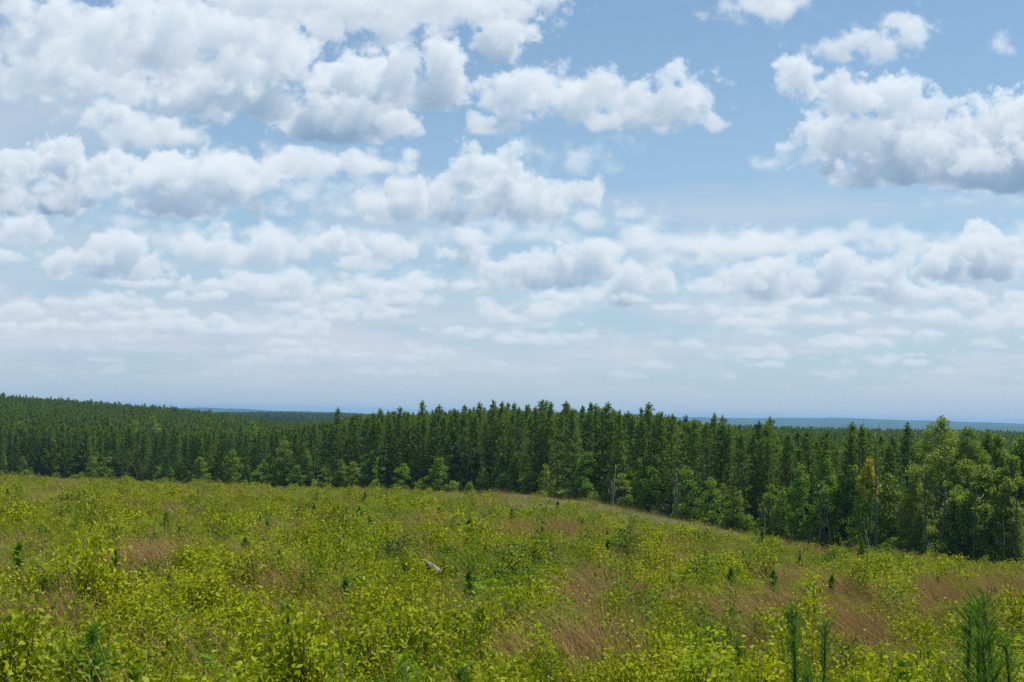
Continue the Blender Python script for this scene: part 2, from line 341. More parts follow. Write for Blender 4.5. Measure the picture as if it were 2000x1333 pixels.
def ground_mat():
    m=bpy.data.materials.new('field soil and litter'); m.use_nodes=True; nt=m.node_tree; N=nt.nodes.new; L=nt.links.new
    bs=nt.nodes['Principled BSDF']; bs.inputs['Roughness'].default_value=.95; bs.inputs['Specular IOR Level'].default_value=.1
    g=N('ShaderNodeNewGeometry')
    def noise(s,d=4):
        t=N('ShaderNodeTexNoise'); t.inputs['Scale'].default_value=s; t.inputs['Detail'].default_value=d; L(g.outputs['Position'],t.inputs['Vector']); return t.outputs[0]
    cr=N('ShaderNodeValToRGB'); e=cr.color_ramp.elements; e[0].position=.3; e[0].color=(.014,.017,.006,1); e[1].position=.68; e[1].color=(.085,.075,.025,1)
    x=e.new(.5); x.color=(.030,.034,.009,1); L(noise(.9,6),cr.inputs[0])
    far=N('ShaderNodeValToRGB'); e=far.color_ramp.elements; e[0].position=.35; e[0].color=(.016,.036,.012,1); e[1].position=.7; e[1].color=(.045,.080,.02,1); L(noise(.005,9),far.inputs[0])
    ln=N('ShaderNodeVectorMath'); ln.operation='LENGTH'; L(g.outputs['Position'],ln.inputs[0])
    mr=N('ShaderNodeMapRange'); mr.inputs[1].default_value=300; mr.inputs[2].default_value=420; L(ln.outputs['Value'],mr.inputs[0])
    mx=N('ShaderNodeMix'); mx.data_type='RGBA'; L(mr.outputs[0],mx.inputs['Factor']); L(cr.outputs[0],mx.inputs['A']); L(far.outputs[0],mx.inputs['B'])
    L(mx.outputs['Result'],bs.inputs['Base Color'])
    return m
MAT['ground']=ground_mat()
# ------------------------------------------------------------------ mesh helpers
rng=np.random.default_rng(5)
def unit(v): return v/np.maximum(np.linalg.norm(v,axis=-1,keepdims=True),1e-9)
def mesh(name,V,F,mats,mi=None,smooth=False):
    me=bpy.data.meshes.new(name); V=np.asarray(V,np.float32); F=np.asarray(F,np.int32); n=F.shape[1]
    me.vertices.add(len(V)); me.vertices.foreach_set('co',V.ravel())
    me.loops.add(F.size); me.loops.foreach_set('vertex_index',F.ravel())
    me.polygons.add(len(F)); me.polygons.foreach_set('loop_start',np.arange(0,F.size,n,dtype=np.int32))
    for m in mats: me.materials.append(m)
    if mi is not None: me.polygons.foreach_set('material_index',np.asarray(mi,np.int32))
    if smooth: me.polygons.foreach_set('use_smooth',np.ones(len(F),bool))
    me.update(calc_edges=True); me.validate(); return me
class G:
    """collects quads of one part"""
    def __init__(s): s.V=[]; s.F=[]; s.M=[]; s.n=0
    def put(s,V,F,m=0):
        s.V.append(np.asarray(V,float).reshape(-1,3)); s.F.append(np.asarray(F)+s.n); s.M.append(np.full(len(F),m)); s.n+=len(s.V[-1])
    def tube(s,P,r,k=6,m=0):
        P=np.asarray(P,float); r=np.broadcast_to(np.asarray(r,float),(len(P),)); t=unit(np.gradient(P,axis=0))
        ref=np.array([.31,.9,.3]) if abs(t[0,2])>.7 else np.array([.1,.2,1.])
        a=unit(np.cross(t,ref)); b=np.cross(t,a); an=np.linspace(0,2*np.pi,k,endpoint=False)
        V=P[:,None]+r[:,None,None]*(np.cos(an)[None,:,None]*a[:,None]+np.sin(an)[None,:,None]*b[:,None])
        i=np.arange(len(P)-1)[:,None]*k; j=np.arange(k)[None]; jn=(j+1)%k
        F=np.stack([i+j,i+jn,i+k+jn,i+k+j],-1).reshape(-1,4); n=len(P)*k
        V=np.concatenate([V.reshape(-1,3),P[:1],P[-1:]])
        caps=[[n,(q+1)%k,q,n] for q in range(0)]
        s.put(V[:n],F,m)
        # close both ends with quads
        if k%2==0:
            for o,fl in ((0,1),(n-k,0)):
                q=[[o,o+x,o+x+1,o+x+2] for x in range(1,k-2,2)]
                s.F.append(np.array([z[::-1] if fl else z for z in q])+s.n-n); s.M.append(np.full(len(q),m))
    def leaves(s,P,d,side,l,w,bend=0.,m=0,waist=.45):
        P=np.asarray(P,float); l=np.broadcast_to(l,(len(P),))[:,None]; w=np.broadcast_to(w,(len(P),))[:,None]
        up=np.cross(side,d); mid=P+d*l*waist+up*l*.10
        V=np.stack([P,mid+side*w/2,P+d*l-np.array([0,0,1.])*l*bend,mid-side*w/2],1)
        s.put(V.reshape(-1,3),np.arange(len(P)*4).reshape(-1,4),m)
    def mesh(s,name,mats,smooth=False): return mesh(name,np.concatenate(s.V),np.concatenate(s.F),mats,np.concatenate(s.M),smooth)
def rdir(n,r=rng): return unit(r.standard_normal((n,3)))
def perp(d,r=rng): return unit(np.cross(d,rdir(len(d),r)))
def obj(name,me,parent=None,loc=None):
    o=bpy.data.objects.new(name,me); COL.objects.link(o)
    if parent: o.parent=parent
    if loc is not None: o.location=loc
    return o
def thing(name,label,cat,loc,rz=0,s=1.,group=None,tilt=(0,0)):
    o=bpy.data.objects.new(name,None); COL.objects.link(o); o.location=loc; o.rotation_euler=(tilt[0],tilt[1],rz)
    o.scale=(s,s,s) if np.isscalar(s) else s; o.empty_display_size=.5
    o['label']=label; o['category']=cat
    if group: o['group']=group
    return o
PROTO=bpy.data.collections.new('plant patterns')       # patterns for the stuff scatters, never linked to the scene
def scatter(name,label,P,rz,scale,idx,meshes,tilt=None):
    """ONE stuff object: the uncountable growth, instanced on its points"""
    c=bpy.data.collections.new(name+' patterns')
    for i,me in enumerate(meshes): c.objects.link(bpy.data.objects.new(f'{name}_pattern_{i:02d}',me))
    me=bpy.data.meshes.new(name); n=len(P); me.vertices.add(n); me.vertices.foreach_set('co',np.asarray(P,np.float32).ravel())
    a=me.attributes.new('rot','FLOAT_VECTOR','POINT'); rv=np.zeros((n,3),np.float32); rv[:,2]=rz
    if tilt is not None: rv[:,:2]=tilt
    a.data.foreach_set('vector',rv.ravel())
    sc3=np.asarray(scale,np.float32); sc3=np.repeat(sc3[:,None],3,1) if sc3.ndim==1 else sc3
    a=me.attributes.new('scl','FLOAT_VECTOR','POINT'); a.data.foreach_set('vector',np.ascontiguousarray(sc3).ravel())
    a=me.attributes.new('pick','INT','POINT'); a.data.foreach_set('value',np.asarray(idx,np.int32))
    o=bpy.data.objects.new(name,me); COL.objects.link(o); o['kind']='stuff'; o['label']=label
    ng=bpy.data.node_groups.new(name,'GeometryNodeTree'); ng.interface.new_socket('Geometry',in_out='INPUT',socket_type='NodeSocketGeometry'); ng.interface.new_socket('Geometry',in_out='OUTPUT',socket_type='NodeSocketGeometry')
    N=ng.nodes.new; L=ng.links.new; gi=N('NodeGroupInput'); go=N('NodeGroupOutput')
    ci=N('GeometryNodeCollectionInfo'); ci.inputs['Collection'].default_value=c; ci.inputs['Separate Children'].default_value=True; ci.inputs['Reset Children'].default_value=True
    ip=N('GeometryNodeInstanceOnPoints'); ip.inputs['Pick Instance'].default_value=True
    def att(nm,t):
        x=N('GeometryNodeInputNamedAttribute'); x.data_type=t; x.inputs['Name'].default_value=nm; return x.outputs['Attribute']
    er=N('FunctionNodeEulerToRotation'); L(att('rot','FLOAT_VECTOR'),er.inputs[0])
    L(gi.outputs[0],ip.inputs['Points']); L(ci.outputs[0],ip.inputs['Instance']); L(att('pick','INT'),ip.inputs['Instance Index']); L(er.outputs[0],ip.inputs['Rotation']); L(att('scl','FLOAT_VECTOR'),ip.inputs['Scale'])
    L(ip.outputs[0],go.inputs[0]); md=o.modifiers.new('growth','NODES'); md.node_group=ng
    return o
# ------------------------------------------------------------------ ground to the horizon
def build_ground():
    az=np.concatenate([np.linspace(-.62,.62,373),np.linspace(.62,2*np.pi-.62,90)[1:-1]]); k=len(az)
    r=np.concatenate([[1.2],np.exp(np.linspace(math.log(2.5),math.log(9400),330))])
    X=np.sin(az)[None]*r[:,None]; Y=np.cos(az)[None]*r[:,None]; Z=ground(X,Y)
    V=np.stack([X,Y,Z],-1).reshape(-1,3); i=np.arange(len(r)-1)[:,None]*k; j=np.arange(k)[None]; jn=(j+1)%k
    F=np.stack([i+j,i+k+j,i+k+jn,i+jn],-1).reshape(-1,4)[:,::-1]
    c=len(V); V=np.concatenate([V,[[0,0,float(ground(0,0))]]])
    me=mesh('ground',V,F,[MAT['ground']],None,True)
    o=obj('ground',me); o['kind']='structure'; o['label']='rolling ground of the field and wooded country to the horizon'
build_ground()
# ------------------------------------------------------------------ pines
def pine(H,seed,low=.3,fat=1.,rad=1.75,dead=True,dens=10):
    r=np.random.default_rng(seed); t=G(); c=G()
    zs=np.linspace(0,H,9); wob=np.cumsum(r.normal(0,.035,(9,2)),0); wob[0]=0
    TP=np.stack([wob[:,0],wob[:,1],zs],1); t.tube(TP,np.linspace(.13,.012,9),6)
    h=low*H; PP=[];DD=[]
    while h<H-.25:
        f=(h-low*H)/(H*(1-low)); Lb=rad*(1-f)**.72*(.55+.45*min(1,f/.18))*r.uniform(.75,1.15)+.12
        el=R(8)+R(48)*f**1.3; nb=r.integers(4,6)
        a0=r.uniform(0,6.28)
        for b in range(nb):
            if r.random()<.10: continue
            a=a0+b*6.283/nb+r.normal(0,.25); e=el+r.normal(0,.12); L=Lb*r.uniform(.65,1.15)
            o=np.array([np.interp(h,zs,TP[:,0]),np.interp(h,zs,TP[:,1]),h])
            m=max(2,int(L/.30)+1); s=np.linspace(0,1,m+1)
            P=o+np.stack([np.cos(a)*np.cos(e)*L*s,np.sin(a)*np.cos(e)*L*s,np.sin(e)*L*s+.28*L*s**2-.10*L*s],1)
            if L>.5: t.tube(P[[0,m//2 if m>2 else 1,-1]],[.028,.018,.008],4)
            sel=s>=.28; Q=P[sel]; tang=unit(P[-1]-P[-2])
            for q in Q:
                PP.append(np.repeat(q[None]+r.normal(0,.07,(1,3)),dens,0)); DD.append(np.repeat(tang[None]*.55+[[0,0,.45]],dens,0)+r.standard_normal((dens,3))*.62)
        h+=r.uniform(.42,.62)*(1-.35*f)
    for q in np.linspace(H-.5,H+.12,4):
        PP.append(np.repeat([[TP[-1,0],TP[-1,1],q]],dens,0)); DD.append(r.standard_normal((dens,3))*.4+[0,0,.9])
    if dead:
        for i in range(9):
            h=r.uniform(.12,low+.03)*H; a=r.uniform(0,6.28); L=r.uniform(.5,1.2); o=np.array([0,0,h]); t.tube([o,o+[np.cos(a)*L,np.sin(a)*L,r.uniform(-.1,.25)]],[.022,.006],4)
    P=np.concatenate(PP); d=unit(np.concatenate(DD)); n=len(P)
    c.leaves(P,d,perp(d,r),r.uniform(.22,.40,n)*fat**.5,r.uniform(.045,.08,n)*fat,.08)
    return t.mesh('pine_trunk',[MAT['bark']]),c.mesh('pine_crown',[MAT['pine']])
def joined(a,b,name):
    """trunk and crown in one mesh, for the uncountable trees deep in the wood"""
    out=[];F=[];M=[];n=0; mats=[]
    for k,me in enumerate((a,b)):
        v=np.empty(len(me.vertices)*3,np.float32); me.vertices.foreach_get('co',v); f=np.empty(len(me.loops),np.int32); me.loops.foreach_get('vertex_index',f)
        out.append(v.reshape(-1,3)); F.append(f.reshape(-1,4)+n); M.append(np.full(len(f)//4,k)); n+=len(v)//3; mats.append(me.materials[0])
    return mesh(name,np.concatenate(out),np.concatenate(F),mats,np.concatenate(M))
PINES=[pine(13,s,low,1.15,rd) for s,low,rd in ((1,.16,1.9),(2,.22,1.8),(3,.12,2.1),(4,.26,1.7),(5,.32,1.9),(6,.18,2.2))]
FARP=[joined(*pine(13,s,.42,1.9,1.8,False,4),'far pine') for s in (11,12,13)]
NEARP=[joined(*p,'pine') for p in PINES]
def plant_pines():
    # rows of the plantation, a jittered lattice
    sp=3.0
    xs,ys=np.meshgrid(np.arange(-560,640,sp),np.arange(60,1000,sp)); ca,sa=math.cos(.62),math.sin(.62)
    X=(xs*1.0).ravel(); Y=ys.ravel()
    X=X+rng.normal(0,1.15,X.size); Y=Y+rng.normal(0,1.15,Y.size)
    u=X/Y; D=edge(u); keep=(np.abs(u)<.62)&(Y>D+np.where((u>.34)&(u<.5),22,3.5))
    lim=np.where(u<-.1,860,np.where(u<.1,520,900)); keep&=Y<lim
    dens=np.clip(1.15-(Y-D)/700,.4,1); keep&=rng.random(X.size)<dens*.93
    X,Y,u,D=X[keep],Y[keep],u[keep],D[keep]
    Z=ground(X,Y)
    n=len(X); hs=np.interp(u,[-.7,-.3,-.2,-.12,0,.15,.3,.7],[12.6,12.2,11.9,13.9,14.0,13.8,13.5,13.0])/13*np.clip(rng.normal(1,.075,n),.76,1.2)
    # which 300 show largest: nearest to the edge inside the frame
    front=np.where((np.abs(u)<.475),(Y-D)+.035*Y,1e9)
    order=np.argsort(front); own=order[:300]; rest=order[300:]
    # in the front row the crowns come lower and some tips stand clear of the horizon
    for k,i in enumerate(own):
        s=hs[i]*(1.0+.02*rng.standard_normal()); top=Z[i]+13*s-EYE; tip=top/Y[i]
        if tip>.0035: lab,grp='tall plantation pine of the front ranks with its pointed tip against the sky','front pines with tips above the horizon'
        elif u[i]<-.12: lab,grp='dark green pine in the front ranks of the lower wood under the far pine hill','front pines below the far pine hill'
        elif u[i]>.2: lab,grp='dark green pine behind the broad leaved trees where the field falls away','pines behind the broad leaved edge trees'
        else: lab,grp='dark green plantation pine in the front ranks, its tip lower than the skyline','front pines with tips under the skyline'
        o=thing('pine_tree',lab,'pine tree',(X[i],Y[i],Z[i]-.15),rng.uniform(0,6.28),(s*rng.uniform(.88,1.35),s*rng.uniform(.88,1.35),s),grp,(rng.normal(0,.015),rng.normal(0,.015)))
        t,c=PINES[rng.integers(len(PINES))]; obj('trunk',t,o); obj('crown',c,o)
    near=rest[Y[rest]<D[rest]+130]; far=rest[Y[rest]>=D[rest]+130]
    ids=np.concatenate([rng.integers(0,6,len(near)),6+rng.integers(0,3,len(far))]); al=np.concatenate([near,far])
    # a darker wooded rise farther off on the left, and the country beyond the right of the wood
    ex=[]
    for (x0,x1,y0,y1,m) in ((-470,-150,1560,1780,2600),(430,700,1000,1350,2600)):
        xx=rng.uniform(x0,x1,m); yy=rng.uniform(y0,y1,m); ex.append(np.stack([xx,yy,ground(xx,yy)],1))
    ex=np.concatenate(ex)
    P=np.concatenate([np.stack([X[al],Y[al],Z[al]-.15],1),ex]); m=len(ex)
    S=np.concatenate([hs[al],rng.uniform(.8,1.1,m)]); ids=np.concatenate([ids,6+rng.integers(0,3,m)])
    wid=S*rng.uniform(.9,1.4,len(S)); wid[len(al):]*=1.5
    print('pines',len(P)+300)
    scatter('pine_forest','dense dark green pine plantation running back over the rise',P,rng.uniform(0,6.28,len(P)),np.stack([wid,wid,S],1),ids,NEARP+FARP)
plant_pines()
# ------------------------------------------------------------------ broad leaved trees and snags
def broad(H,seed,crown=(.35,1.),rad=2.6,leaf=(.20,.30),n=2600,mat='gum',bark='grey',trunk_r=.16,loose=.55,clumps=34,top=.6):
    """trunk, limbs and a crown of leaf clumps; crown=(lowest, highest) share of the height"""
    r=np.random.default_rng(seed); t=G(); c=G()
    zs=np.linspace(0,H*.96,9); wob=np.cumsum(r.normal(0,.022*H**.7,(9,2)),0)*.6; wob-=wob[0]
    TP=np.stack([wob[:,0],wob[:,1],zs],1); t.tube(TP,trunk_r*np.linspace(1,.10,9)**.8,8)
    z0,z1=crown[0]*H,crown[1]*H
    C=[];S=[]
    for i in range(clumps):
        f=((i+.5)/clumps); z=z0+(z1-z0)*(f*.96+.02+r.normal(0,.02))
        prof=max(.12,math.sin(math.pi*min(1,(f*.86+.10)**top)))*rad
        a=i*2.399+r.normal(0,.35); q=prof*r.uniform(.35,1.0)
        cen=np.array([np.cos(a)*q,np.sin(a)*q,z]); size=r.uniform(.5,1.0)*(.30*rad+.15)*(1 if f<.85 else .75)
        zb=max(z-q*r.uniform(.5,1.0)-.3,z0*.55); o=np.array([np.interp(zb,zs,TP[:,0]),np.interp(zb,zs,TP[:,1]),zb]); cen[:2]+=o[:2]
        mid=(o+cen)/2+[0,0,-.08*q]+r.normal(0,.05*q,3)
        t.tube([o,mid,cen],[trunk_r*.33*(1-.6*f),trunk_r*.2*(1-.6*f),.012],4)
        C.append(cen); S.append(size)
    C=np.array(C); S=np.array(S); k=r.choice(len(C),n,p=S**2/np.sum(S**2))
    d=rdir(n,r); rr=S[k]*r.random(n)**.45
    # ragged: some clumps throw out sprays
    P=C[k]+d*rr[:,None]*[1.15,1.15,.72]+r.normal(0,.05,(n,3))*loose*S[k][:,None]
    out=unit(d*.8+rdir(n,r)*.7+[0,0,-.25]); nrm=unit(rdir(n,r)*.75+[0,0,.8]); side=unit(np.cross(out,nrm))
    c.leaves(P,out,side,r.uniform(*leaf,n),r.uniform(*leaf,n)*.68,.15)
    return t.mesh('tree_trunk',[MAT[bark]],True),c.mesh('tree_crown',[MAT[mat]])
BR=dict(
 round_=[broad(8,s,(.10,1),2.3,mat='gum') for s in (31,32,33)],
 tall=[broad(10,s,(.22,1),2.2,mat='gum',n=3000) for s in (34,35)],
 oak=[broad(17,s,(.40,1.0),3.7,(.20,.34),6500,'oak','grey',.24,1.1,26,.75) for s in (36,37,38)],
 loblolly=[broad(14,s,(.22,1.0),2.7,(.24,.38),5000,'oak','grey',.2,.8,34) for s in (39,40)],
 dull=[broad(9,s,(.12,1),2.1,mat='oak',n=2400,bark='grey') for s in (41,42,43)],
 dark=[broad(8,s,(.04,1),1.25,(.16,.24),2600,'dark','grey',.12,.4,40,.55) for s in (44,)],
 gold=[broad(7,s,(.60,1),1.15,(.2,.3),700,'gold','grey',.09,.6,14) for s in (45,)],
 bush=[broad(2.4,s,(.05,1),1.25,(.14,.22),900,'gum','grey',.04,.6,16) for s in (46,47,48)],
 dbush=[broad(2.4,s,(.05,1),1.2,(.14,.22),900,'oak','grey',.04,.6,16) for s in (49,50)],
)
BH=dict(round_=8,tall=10,oak=17,loblolly=14,dull=9,dark=8,gold=7,bush=2.4,dbush=2.4)
BW=dict(round_=2.3,tall=2.2,oak=3.7,loblolly=2.7,dull=2.1,dark=1.25,gold=1.15,bush=1.25,dbush=1.2)
def ray_at(px,Y,py=800):
    d=px_dir(px,py); return d[0]/d[1]*Y
def tree(kind,px,top,w,dist,label,group=None,name='broadleaf_tree',cat='tree'):
    """a tree on the ground DIST metres past the wood's edge whose top shows at photo row TOP and whose crown is W photo pixels wide"""
    u=px_dir(px,900); u=u[0]/u[1]; Y=float(edge(u))+dist; d=px_dir(px,top); X=d[0]/d[1]*Y; z=float(ground(X,Y))
    h=max(1.2,EYE+d[2]/d[1]*Y-z); s=h/BH[kind]; sw=w/FPX*Y/2/BW[kind]
    o=thing(name,label,cat,(X,Y,z-.1),rng.uniform(0,6.28),(sw,sw,s),group)
    t,c=BR[kind][rng.integers(len(BR[kind]))]; obj('trunk',t,o); obj('crown',c,o)
    if kind=='gold':      # green below, turned only at the top
        q=obj('lower_crown',BR['tall'][0][1],o); q.scale=(.62,.62,.55)
    return o
EDGE=[ # kind, px, top row, width, metres past the edge, label
 ('oak',1832,812,108,4,'tallest oak of the edge, its olive crown rising clear above the pines'),
 ('oak',1893,832,92,7,'second tall oak, close behind and beside the tallest one'),
 ('loblolly',1948,842,62,10,'olive crowned tree with a small domed top beside the oaks'),
 ('loblolly',1990,850,80,6,'broad olive tree cut by the edge of the picture'),
 ('loblolly',1915,905,90,2,'lighter green tree leaning its leaves out before the two tall oaks'),
 ('loblolly',1972,930,70,1,'low leafy tree under the olive trees, beside the broken snag'),
 ('oak',1862,842,90,16,'tall olive tree standing behind the gap between the two tall oaks'),
 ('loblolly',1926,838,70,20,'olive tree with a flat top far behind the domed one'),
 ('loblolly',2030,846,90,10,'olive tree mostly cut off by the edge of the picture'),
 ('loblolly',1975,884,80,4,'broad leafy olive tree between the domed one and the low leafy tree'),
 ('loblolly',1800,880,60,8,'narrow dull tree pressed against the side of the tallest oak'),
 ('dull',1930,980,60,.5,'low dark leafy tree right of the second oak trunk'),
 ('dull',1990,985,60,.5,'low dark leafy tree at the very corner of the wood'),
 ('tall',1618,892,62,3,'bright green pointed tree left of the yellowing one'),
 ('tall',1562,908,56,2,'bright green tree, leftmost of the three pointed ones'),
 ('tall',1664,904,54,3,'bright green tree with leaves down to its foot next to the yellowing crown'),
 ('round_',1610,945,60,.5,'rounded bright tree in front of the pointed bright ones'),
 ('round_',1530,950,46,1,'small bright tree where the bright trees begin'),
 ('gold',1698,895,40,1.5,'small tree turning orange yellow at the top, beside a bare trunk'),
 ('gold',1772,968,34,.5,'low sapling with a yellow patch of leaves among the bare trunks'),
 ('dull',1740,918,70,4,'dull green tree behind the bare grey trunks'),
 ('dull',1790,905,56,6,'dull green tree tucked under the tallest oak'),
 ('dull',1862,955,60,1,'dark leafy tree at the foot of the two tall oaks'),
 ('round_',1680,975,50,.5,'leafy young tree under the yellowing crown'),
 ('round_',1885,985,50,.5,'leafy young tree below the second oak'),
 ('dull',1500,960,50,1.5,'dull green tree at the dark hollow of the edge'),
 ('round_',1392,930,54,.5,'light green tree standing at the bend of the edge'),
 ('round_',1345,908,62,2,'wide leafed tree with light tops, above the bend of the edge'),
 ('round_',1272,912,66,1.5,'leafy round tree behind the leaning dead poles'),
 ('dull',1215,925,52,2,'dull leafy tree behind the twin dead stems'),
 ('dull',1440,955,50,1,'dull tree under the pines right of the bend'),
 ('round_',1148,934,36,.5,'small greyish round tree alone at the edge of the field'),
 ('dull',1212,855,44,4,'yellow green tree head high among the pines above the snags'),
 ('dull',1095,912,60,1,'flat topped leafy tree with light tiers at the edge'),
 ('dull',1040,918,56,1,'dark tiered tree left of the flat topped one'),
 ('dull',985,925,48,1,'leafy tree beside the thin dead sapling'),
 ('round_',858,893,56,1.5,'rounded mid green tree beside a narrow dark evergreen'),
 ('dark',893,866,30,2,'narrow dark evergreen tree beside the rounded tree'),
 ('dark',935,880,40,2,'broad dark evergreen tree right of the narrow one'),
 ('tall',726,866,46,2,'yellow green slender tree standing out of the dark wall of pines'),
 ('round_',790,905,44,1,'leafy tree between the slender and the rounded trees'),
 ('dull',690,902,44,1,'dull leafy tree left of the slender yellow green one'),
 ('dull',640,905,52,1,'dull leafy tree in the dark middle of the wall'),
 ('round_',580,908,40,1,'greyish conical young tree before the dark wood'),
 ('dull',556,862,56,4,'rounded olive tree as tall as the pines around it'),
 ('round_',512,905,56,1,'bushy tree at the near end of the rounded olive tree'),
 ('round_',490,822,54,30,'bright round crown standing above the lower wood'),
 ('dull',455,880,44,2,'dull leafy tree in front of the lower wood'),
 ('dull',300,808,48,70,'light olive crown set among pines on the lower slope of the hill'),
 ('dull',262,822,44,60,'light olive crown among pines, beside the larger olive crown'),
 ('dull',42,820,44,35,'spreading olive crown among the pines near the end of the wood'),
 ('dull',105,856,40,10,'low spreading light crown in the lower wood'),
 ('round_',318,905,34,1,'bright small tree at the edge beside the bent pole'),
 ('dull',210,890,40,1,'dark leafy tree left of the bent pole'),
 ('dull',390,890,42,1,'dark leafy tree at the edge right of the bent pole'),
 ('dull',150,880,40,3,'dull tree in the front of the lower wood, farther from the pole'),
]
for e in EDGE: tree(*e,None if e[0]!='zz' else '', 'oak_tree' if e[0]=='oak' else 'evergreen_tree' if e[0]=='dark' else 'broadleaf_tree')
# mixed understorey in the face of the wood
for i in range(70):
    px=rng.uniform(-60,2060); kd=('dull','round_','dull','tall')[rng.integers(4)]; u=px_dir(px,900); u=u[0]/u[1]; Y=float(edge(u))+rng.uniform(.5,5); X=ray_at(px,Y); z=float(ground(X,Y))
    h=rng.uniform(3.5,8.5)*(.85 if px<600 else 1); w=h*rng.uniform(.36,.55); s=h/BH[kd]; sw=w/2/BW[kd]
    lab,grp=(('young dull green hardwood squeezed among the front pines','young dull hardwoods among the front pines') if kd=='dull' else ('young fresh green hardwood squeezed among the front pines','young fresh hardwoods among the front pines'))
    o=thing('young_hardwood',lab,'tree',(X,Y,z-.1),rng.uniform(0,6.28),(sw,sw,s),grp); t,c=BR[kd][rng.integers(len(BR[kd]))]; obj('trunk',t,o); obj('crown',c,o)
# bushes along the foot of the wall
k=0
for px in np.arange(-40,2040,26):
    px=px+rng.uniform(-9,9); u=px_dir(px,900); u=u[0]/u[1]; Y=float(edge(u))+rng.uniform(-1.2,2.2)
    X=ray_at(px,Y); z=float(ground(X,Y)); kd='bush' if rng.random()<.25 else 'dbush'
    s=rng.uniform(.7,1.35)*(1.0 if px>600 else .9); w=s*rng.uniform(.85,1.3)
    o=thing('edge_bush','leafy bush in the row along the foot of the pine wood','bush',(X,Y,z-.05),rng.uniform(0,6.28),(w,w,s),'bushes along the foot of the wood')
    t,c=BR[kd][rng.integers(len(BR[kd]))]; obj('stem',t,o); obj('leaves',c,o)
def snag(name,label,pts,base_d,r0,mat='snag',twigs=6,cat='dead tree',group=None,seed=1,lift=0.,tw=1.,limbs=()):
    """a dead trunk through photo points (root first), standing BASE_D metres from the wood's edge (negative: out in the field)"""
    r=np.random.default_rng(seed); u=px_dir(pts[0][0],pts[0][1]); u=u[0]/u[1]; Y=float(edge(u))+base_d
    W=[]
    for i,(x,y) in enumerate(pts):
        d=px_dir(x,y); yy=Y+.25*i*r.normal(0,.8); W.append((d[0]/d[1]*yy,yy,EYE+d[2]/d[1]*yy))
    W=np.array(W); gz=float(ground(W[0,0],W[0,1])); W[0,2]=min(W[0,2],gz-.1)
    base=W[0].copy(); base[2]=gz; W=W-base
    # resample
    s=np.concatenate([[0],np.cumsum(np.linalg.norm(np.diff(W,axis=0),axis=1))]); q=np.linspace(0,s[-1],12); P=np.stack([np.interp(q,s,W[:,k]) for k in range(3)],1)
    for _ in range(2): P[1:-1]=(P[:-2]+2*P[1:-1]+P[2:])/4
    P[1:]+=r.normal(0,.02,(11,3)); 
    o=thing(name,label,cat,base,0,1,group)
    g=G(); g.tube(P,r0*np.linspace(1,.30,12),8); obj('trunk',g.mesh('snag_trunk',[MAT[mat]],True),o)
    for lb in limbs:     # stout limbs the photo shows, through its points
        Q=np.array([(px_dir(x,y)[0]/px_dir(x,y)[1]*Y,Y,EYE+px_dir(x,y)[2]/px_dir(x,y)[1]*Y) for x,y in lb])-base
        g=G(); g.tube(Q,r0*np.linspace(.75,.3,len(Q)),6); obj('branch',g.mesh('snag_limb',[MAT['bone']],True),o)
    if twigs:
        for i in range(twigs):
            g=G(); k=r.integers(4,12); L=s[-1]*r.uniform(.07,.22)*tw; a=r.uniform(0,6.28); e=r.uniform(.2,1.1)
            d=np.array([np.cos(a)*np.cos(e),.5*np.sin(a)*np.cos(e),np.sin(e)]); B=P[k]; M=B+d*L*.5+r.normal(0,.06*L,3); E=B+d*L+r.normal(0,.1*L,3)+[0,0,.1*L]
            g.tube([B,M,E],[r0*.32,r0*.22,r0*.08],4)
            d2=unit(d+r.normal(0,.6,3)); g.tube([M,M+d2*L*.4],[r0*.15,r0*.05],4)
            obj('branch',g.mesh('snag_branch',[MAT[mat]],True),o)
    return o
snag('dead_pole','pale dead pole bent over in an arch at the far edge of the field',[(268,934),(266,920),(260,908),(250,902),(238,899)],-4,.09,'grey',1,seed=3)
snag('dead_sapling','thin dead sapling leaning at the edge, forked at its tip',[(957,990),(962,965),(968,945),(972,925),(970,915)],-6,.05,'grey',3,seed=4)
snag('dead_tree','pale crooked dead stem, taller of the twin snags in front of the wood',[(1198,1000),(1197,975),(1200,945),(1202,925),(1203,908)],-7,.085,'snag',7,seed=5)
snag('dead_tree','dead stem leaning against the taller twin snag',[(1183,1005),(1184,985),(1190,960),(1198,935)],-8,.06,'grey',3,seed=6)
snag('dead_pole','short dark dead pole leaning over the field by the twin snags',[(1202,1008),(1208,990),(1216,970),(1224,955)],-8,.08,'grey',2,seed=7)
snag('dead_pole','long dark dead pole leaning far over toward the forked snag',[(1274,1018),(1284,998),(1298,978),(1314,958),(1328,944)],-7,.085,'grey',2,seed=8)
snag('dead_tree','dark dead tree with crossing bare branches beside the long leaning pole',[(1319,1032),(1319,1000),(1322,970),(1322,935),(1320,925)],-8,.12,'grey',9,seed=9)
snag('dead_tree','slim dark dead stem close beside the snag with crossing branches',[(1328,1032),(1325,1005),(1324,975),(1323,955)],-8,.08,'grey',3,seed=10)
snag('dead_tree','short whitish dead stub at the dark edge above a dark young pine',[(1495,1040),(1494,1015),(1494,992)],-2,.10,'bone',1,seed=11)
snag('dead_tree','crooked bare grey stem below the bright pointed tree',[(1624,1060),(1618,1030),(1614,1000),(1616,975)],-1,.07,'grey',8,seed=12,tw=1.6)
snag('dead_tree','tall straight grey dead tree rising past the yellowing crown, bare branches at its top',[(1710,1066),(1711,1000),(1710,930),(1712,880),(1709,842)],-1,.14,'darkwood',12,seed=13,tw=.5)
snag('dead_tree','whip thin dead stick poking up against the blue distance',[(1688,900),(1685,850),(1684,838),(1687,818)],12,.05,'darkwood',2,seed=14,tw=.5)
